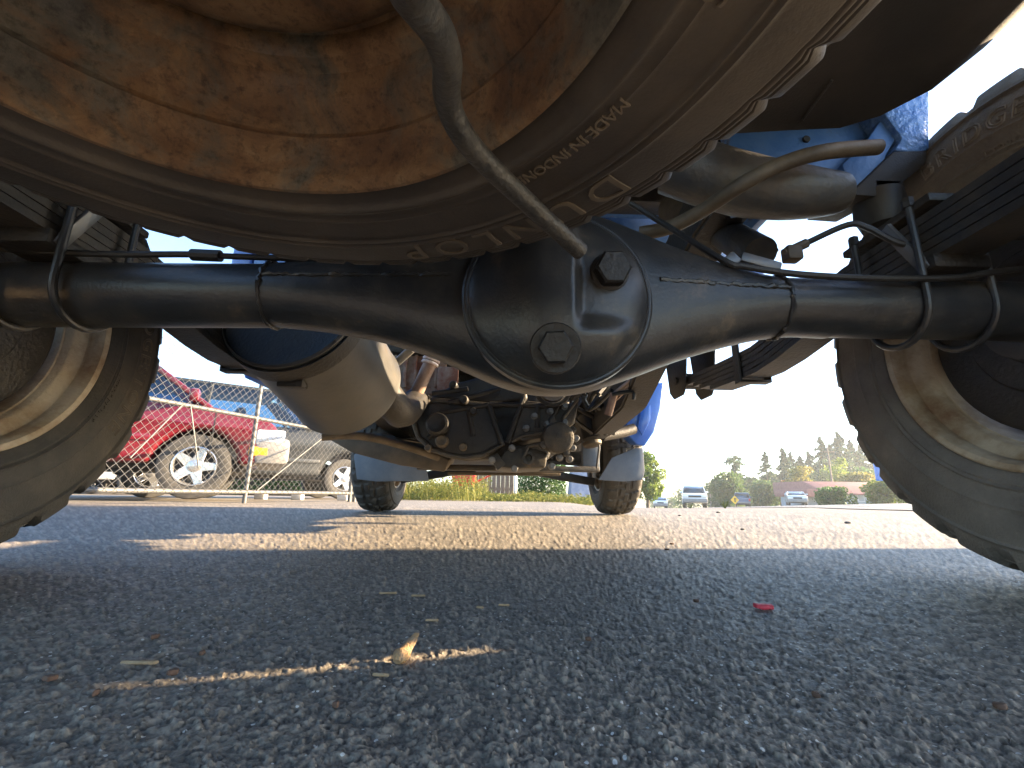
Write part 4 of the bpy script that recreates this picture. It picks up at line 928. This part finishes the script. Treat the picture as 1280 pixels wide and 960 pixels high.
# hedge behind the truck
hp_ = at(677, 13); hg = thing('hedge', 'dense dark green leafy hedge behind the truck', 'hedge', hp_); hg['_wl'] = tuple(hp_)
q = np.stack([hp_.x+rng.uniform(-.66, .66, 9000), hp_.y+rng.uniform(-.35, .5, 9000), rng.uniform(.02, 1.5, 9000)], 1)
q[:, 1] += .06*np.sin(q[:, 0]*9)+.05*np.sin(q[:, 2]*7); leaves(q, .034, 'foliage', 'leaf_hedge', hg)
b = B(); b.tube([hp_, hp_+Vector((0, 0, 1.2))], [.04, .02], 8); b.build('stem', 'bark', hg)
ha, hb = at(20, 17), at(470, 15); hm = (ha+hb)/2; hg = thing('added_hedge_row', 'long low hedge added behind the car lot to cover bright sky', 'hedge', hm); hg['_wl'] = tuple(hm)  # added hedge, covers the bright sky showing under the parked cars
tt = rng.random(16000)[:, None]; q = np.array(ha)*(1-tt)+np.array(hb)*tt; q[:, 1] += rng.uniform(-.35, .35, 16000); q[:, 2] = rng.random(16000)**.8*(.85+.08*np.sin(q[:, 0]*2.1))
leaves(q, .065, 'foliage', 'leaf_hedge', hg)
b = B(); b.bar(ha+Vector((0, 0, .3)), hb+Vector((0, 0, .3)), .3, .6, .02); b.build('stems', 'bark', hg)
# weeds along the lot edge
V, Fc, tn = [], [], []
for k in range(3000):
    px = random.uniform(488, 740); Y = random.uniform(8.2, 11.5); p = at(px, Y); cl = .5+.5*math.sin(px*.11+Y*3)*math.sin(px*.043+1.3)
    hgt = ((.12+.5*cl) if px < 610 else (.04+.16*cl))*random.uniform(.4, 1.1); a = random.random()*6.28; w = .004
    l = Vector((math.cos(a+1.2), math.sin(a+1.2), 0))*hgt*.35; u = Vector((math.cos(a), math.sin(a), 0))*w; i = len(V)
    m1 = p+l*.35+Vector((0, 0, hgt*.6)); e = p+l+Vector((0, 0, hgt))
    V += [p-u, p+u, m1+u, m1-u, e+u*.3, e-u*.3]; Fc += [(i, i+1, i+2, i+3), (i+3, i+2, i+4, i+5)]; tt = random.random(); tn += [tt, tt]
    for j in range(6):
        c = p.lerp(e, .25+.75*j/5)+Vector((random.uniform(-.05, .05), random.uniform(-.05, .05), 0)); i = len(V); s_ = random.uniform(.008, .026)
        V += [c+Vector((-s_, 0, random.uniform(-1, 1)*s_)), c+Vector((0, random.uniform(-1, 1)*s_, -s_*.5)), c+Vector((s_, 0, random.uniform(-1, 1)*s_)), c+Vector((0, s_*.5, s_*.6))]; Fc.append((i, i+1, i+2, i+3)); tn.append(random.random())
me = npmesh('weeds', [tuple(v) for v in V], Fc); a = me.attributes.new('tone', 'FLOAT', 'FACE'); a.data.foreach_set('value', np.array(tn, np.float32))
wd = link('weeds', me, 'weed', None, False); wd['kind'] = 'stuff'; tag(wd, 'tall dry yellow-green weeds along the edge of the asphalt', 'weeds')
for (px, Y) in ((905, 12.), (862, 16.)):
    p = at(px, Y); b = B()
    for k in range(26):
        a = random.random()*6.28; e = Vector((math.cos(a)*.12, math.sin(a)*.12, .12+random.random()*.12)); b.tube([p, p+e*.6+Vector((0, 0, .03)), p+e], [.006, .005, .001], 4)
    o = b.build('weed_tuft', 'weed'); tag(o, 'yellow weed tuft growing at the edge of the road', 'weed', 'weed tufts by the road')
# ================================================================== STREET FURNITURE AND BUILDINGS
def slat_fence():
    Y = 15; p0, p1 = at(592, Y), at(642, Y); t = thing('wooden_fence', 'brown board fence with vertical slats behind the weeds', 'fence', (p0+p1)/2); t['_wl'] = tuple((p0+p1)/2)
    n = 9
    for k in range(n):
        q = p0.lerp(p1, (k+.5)/n); b = B(); b.box(q+Vector((0, random.uniform(-.01, .01), .7)), ((p1-p0).length/n*.96, .02, 1.4), .003); b.build('slat', 'slat', t)
    for z in (.3, 1.1):
        b = B(); b.bar(p0+Vector((0, .035, z)), p1+Vector((0, .035, z)), .04, .09, .004); b.build('rail', 'slat', t)
slat_fence()
p = at(644, 11); b = B(); b.tube([p, p+Vector((0, 0, 1.5))], .035, 12); b.lathe([(0, .05), (.04, .045), (.06, .01)], p+Vector((0, 0, 1.48)), (0, 0, 1), 12); b.lathe([(-.02, .07), (.03, .06), (.05, .036)], p, (0, 0, 1), 12)
tag(b.build('white_post', 'paint_white'), 'thin white post beside the green hedge', 'post')
p = at(574, 10.2); t = thing('red_cart', 'red tipping garden cart half hidden in the weeds', 'cart', p); t['_wl'] = tuple(p)
b = B(); b.prism([p+Vector((-.12, -.15, .28)), p+Vector((.30, -.15, .28)), p+Vector((.36, -.15, .62)), p+Vector((-.2, -.15, .62))], (0, .4, 0), .02); b.build('tub', 'machine_red', t)
b = B(); b.lathe([(-.04, .06), (-.045, .13), (0, .16), (.045, .13), (.04, .06)], p+Vector((-.08, -.05, .16)), (0, 1, 0), 24); b.build('wheel', 'machine_red', t)
b = B(); b.tube([p+Vector((-.08, 0, .16)), p+Vector((.2, 0, .3)), p+Vector((.7, 0, .55))], .018, 8); b.build('handle', 'machine_red', t)
b = B(); b.tube([p+Vector((.3, .0, .3)), p+Vector((.34, .0, .0))], .018, 8); b.build('leg', 'machine_red', t)
p = at(727, 12.5)
V, Fc = [], []
NZ, NA = 10, 48
for i in range(NZ+1):
    z = i/NZ
    for k in range(NA):
        a = 2*math.pi*k/NA; sq = 1/max(abs(math.cos(a)), abs(math.sin(a)))**.8; r = .34*sq*(1.08-.22*z)*(1+.05*math.sin(9*a)*(1-z)); r *= 1 if i < NZ else .75
        V.append((p.x+r*math.cos(a), p.y+.8*r*math.sin(a), p.z-.01+z*.95+.02*math.sin(5*a)))
for i in range(NZ):
    for k in range(NA): Fc.append((i*NA+k, i*NA+(k+1) % NA, (i+1)*NA+(k+1) % NA, (i+1)*NA+k))
me = bpy.data.meshes.new('covered_box'); me.from_pydata(V, [], Fc+[tuple(range(NZ*NA, (NZ+1)*NA))]); tag(link('covered_box', me, 'tarp_blue'), 'blue-grey tarpaulin draped over a box beside the hedge', 'tarpaulin')
# building with red roof
Yb = 50; gz = float(ground_z(at(1060, Yb).x, Yb)); bl = at(1060, Yb); t = thing('red_roofed_building', 'long low grey building with a dull red metal roof across the road', 'building', bl); t['_wl'] = tuple(bl)
def bx(px): return at(px, Yb).x
x0, x1, x2 = bx(1000), bx(1032), bx(1175)
zr0, zr1 = P(1060, 618, Yb).z, P(1060, 604, Yb).z; zl0, zl1 = P(1010, 621, Yb).z, P(1010, 612, Yb).z
b = B(); b.box(((x1+x2)/2, Yb+4, (gz-.5+zr0)/2), (x2-x1, 8, zr0-gz+.5), .02); wl = b.build('wall', 'wall_grey', t)
b = B(); b.prism([(x1-.3, Yb-.8, zr0-.05), (x1-.3, Yb-.8, zr0+.1), (x1-.3, Yb+3, zr1+.25), (x1-.3, Yb+9, zr1+.25), (x1-.3, Yb+9, zr0-.05)], (x2-x1+.6, 0, 0), .02); b.build('roof', 'roof_red', t)
b = B(); b.box(((x0+x1)/2, Yb+2, (gz-.5+zl0)/2), (x1-x0-.6, 4, zl0-gz+.5), .02); b.build('wall', 'wall_grey', t)
b = B(); b.box(((x0+x1)/2, Yb+1.5, (zl0+zl1)/2), (x1-x0+.1, 6, zl1-zl0), .05); b.build('roof', 'roof_red', t)
for k, px in enumerate((1066, 1076, 1086, 1120, 1135)):
    b = B(); b.box((bx(px), Yb-.02, gz+.85), (.75, .06, 1.1), .01); w_ = b.build('window', 'sign_white', t)
    b = B(); b.box((bx(px), Yb-.05, gz+.85), (.62, .02, .96)); b.build('pane', 'car_glass', w_)
b = B(); b.box((bx(1097), Yb-.03, gz+.7), (.9, .06, 1.9), .01); b.build('door', 'trim_black', t)
# blue roadside sign
Ys = 34; sp_ = at(1140, Ys); t = thing('roadside_sign', 'blue sign with white panels on a pale post across the road', 'sign', sp_); t['_wl'] = tuple(sp_)
a, c = P(1092, 577, Ys), P(1152, 602, Ys)
b = B(); b.box(((a.x+c.x)/2, Ys, (a.z+c.z)/2), (c.x-a.x, .25, a.z-c.z), .06); b.build('sign_board', 'sign_blue', t)
b = B(); b.box(((a.x+c.x)/2+.1, Ys-.14, c.z+.52), (c.x-a.x-.9, .03, .6), .01); b.build('sign_panel', 'sign_white', t)
for k in range(3):
    b = B(); b.box(((a.x+c.x)/2+.05, Ys-.165, c.z+.36+.16*k), (c.x-a.x-1.3-.2*k, .012, .06)); b.build('sign_line', 'sign_blue', t)
b = B(); b.lathe([(0, .2), (.03, .2)], (a.x+.75, Ys-.13, a.z-.33), (0, -1, 0), 20); b.build('sign_emblem', 'sign_white', t)
b = B(); b.tube([sp_-Vector((0, 0, .3)), (sp_.x, Ys, c.z+.1)], .12, 12); b.build('post', 'sign_white', t)
# yellow warning sign
p = at(918, 50); t = thing('warning_sign', 'yellow diamond warning sign on a thin post by the road', 'sign', p); t['_wl'] = tuple(p)
cz = P(918, 625, 50).z
b = B(); s_ = .46; b.prism([(p.x-s_, 49.95, cz), (p.x, 49.95, cz-s_), (p.x+s_, 49.95, cz), (p.x, 49.95, cz+s_)], (0, .02, 0)); b.build('sign_plate', 'sign_yellow', t)
b = B(); b.box((p.x, 49.93, cz), (.1, .012, .42)); b.box((p.x+.05, 49.93, cz+.12), (.26, .013, .08)); b.build('sign_symbol', 'trim_black', t)
b = B(); b.tube([p-Vector((0, 0, .2)), (p.x, 50, cz+.3)], .04, 8); b.build('post', 'galv', t)
# utility poles
for (px0, px1, yt, Y, r, lab) in ((1043, 1036, 560, 56, .13, 'tall bare wooden utility pole standing in front of the firs'), (888, 886, 600, 70, .1, 'thin pale pole beside the white pickup'), (913, 912, 596, 64, .08, 'slim pole in front of the olive tree')):
    p = at(px0, Y); e = P(px0-1, yt, Y); b = B(); b.tube([p-Vector((0, 0, .3)), (p.x, Y, e.z)], [r, r*.7], 10)
    b.bar((p.x-.8, Y-.1, e.z-.5), (p.x+.8, Y-.1, e.z-.5), .08, .1, .01); tag(b.build('utility_pole', 'pole_wood'), lab, 'pole')
# ================================================================== LITTER ON THE ASPHALT
def bit(name, label, cat, px, py, m, pts, h, group=None, tilt=None):
    p = PZ(px, py, .0); b = B(); b.prism([(x, y, 0) for x, y in pts], (0, 0, h), min(h*.25, .0006), 1)
    for v in b.bm.verts: v.co.z += random.uniform(-.1, .1)*h
    o = b.build(name, m, None, True, 40); o.location = p+Vector((0, 0, -.0004)); o.rotation_euler = tilt or (0, 0, random.random()*6); return tag(o, label, cat, group)
# the wood chip propped up on the asphalt
p = PZ(497, 829, 0); q = p+Vector((.008, .018, .0105))
b = B(); d = (q-p).normalized(); sdv = d.cross(Vector((0, 0, 1))).normalized(); up = sdv.cross(d)
prof_ = [(-.001, .003, .002), (.002, .0058, .0042), (.006, .0062, .0044), (.009, .0046, .0022), (.017, .0040, .0012), (.0245, .0021, .0006)]
vv, ff = [], []
for (tt, w_, h_) in prof_:
    c = p+Vector((0, 0, .0015))+d*tt
    for k in range(10):
        a = 2*math.pi*k/10; vv.append(c+sdv*math.cos(a)*w_*random.uniform(.9, 1.1)+up*math.sin(a)*h_*random.uniform(.85, 1.15))
for i in range(len(prof_)-1):
    for k in range(10): ff.append((i*10+k, i*10+(k+1) % 10, (i+1)*10+(k+1) % 10, (i+1)*10+k))
ff += [tuple(range(10))[::-1], tuple(range(50, 60))]
b.raw(vv, ff); tag(b.build('wood_chip', 'wood_tan', None, True, 50), 'tan wood chip tilted up on the dark asphalt', 'wood chip')
bit('red_scrap', 'small crumpled bright red scrap on the asphalt', 'scrap', 955, 760, 'bit_red', [(-.009, -.004), (-.003, -.006), (.004, -.004), (.009, -.005), (.008, .003), (.003, .006), (-.004, .004), (-.008, .005)], .004)
for (px, py, ln) in ((485, 742, .010), (523, 745, .008), (476, 845, .0055), (175, 829, .012), (540, 776, .006), (630, 757, .006), (600, 600+160, .004)):
    w_ = ln*.22
    bit('wood_sliver', 'pale thin wood sliver lying on the asphalt', 'wood sliver', px, py, 'wood_chip', [(-ln, -w_*.5), (ln*.8, -w_), (ln, 0), (ln*.7, w_), (-ln*.9, w_*.6)], .002, 'slivers scattered on the asphalt', (0, 0, random.uniform(-.3, .3)))
for (px, py, r) in ((193, 797, .006), (62, 850, .006), (252, 818, .004), (420, 883, .004), (833, 687, .011), (840, 680, .012), (870, 752, .006), (120, 868, .004), (735, 800, .004), (1250, 885, .006), (1020, 870, .0045), (215, 842, .006)):
    r *= .6; pts = [(r*math.cos(a)*random.uniform(.5, 1.3), r*math.sin(a)*random.uniform(.5, 1)) for a in np.linspace(0, 5.6, 8)]
    bit('leaf_crumb', 'brown leaf crumb lying on the asphalt', 'leaf', px, py, 'bit_brown', pts, .0028, 'brown crumbs on the asphalt')
for (px, py, r) in ((1060, 654, .012), (898, 641, .013), (850, 645, .009), (928, 662, .006)):
    p = PZ(px, py, 0); b = B(); bmesh.ops.create_icosphere(b.bm, subdivisions=2, radius=r)
    for v in b.bm.verts: v.co = Vector((v.co.x*1.3, v.co.y, v.co.z*.6))*random.uniform(.8, 1.15)
    o = b.build('pebble', 'stone_dark'); o.location = p+Vector((0, 0, r*.3)); tag(o, 'dark stone lying on the sunlit asphalt', 'stone', 'stones on the sunlit asphalt')


# ================================================================== HAZE
b = B(); b.box((0, 0, 10.5), (332, 332, 30)); hz = b.build('haze', None, None, False); hz['kind'] = 'stuff'; tag(hz, 'thin pale haze hanging over the whole street', 'haze')
m = bpy.data.materials.new('haze_air'); m.use_nodes = True; n = m.node_tree.nodes; n.remove(n['Principled BSDF'])
v = n.new('ShaderNodeVolumePrincipled'); v.inputs['Color'].default_value = (.8, .9, 1, 1); v.inputs['Density'].default_value = .0009; v.inputs['Anisotropy'].default_value = .3
m.node_tree.links.new(v.outputs[0], n['Material Output'].inputs['Volume']); hz.data.materials.append(m)
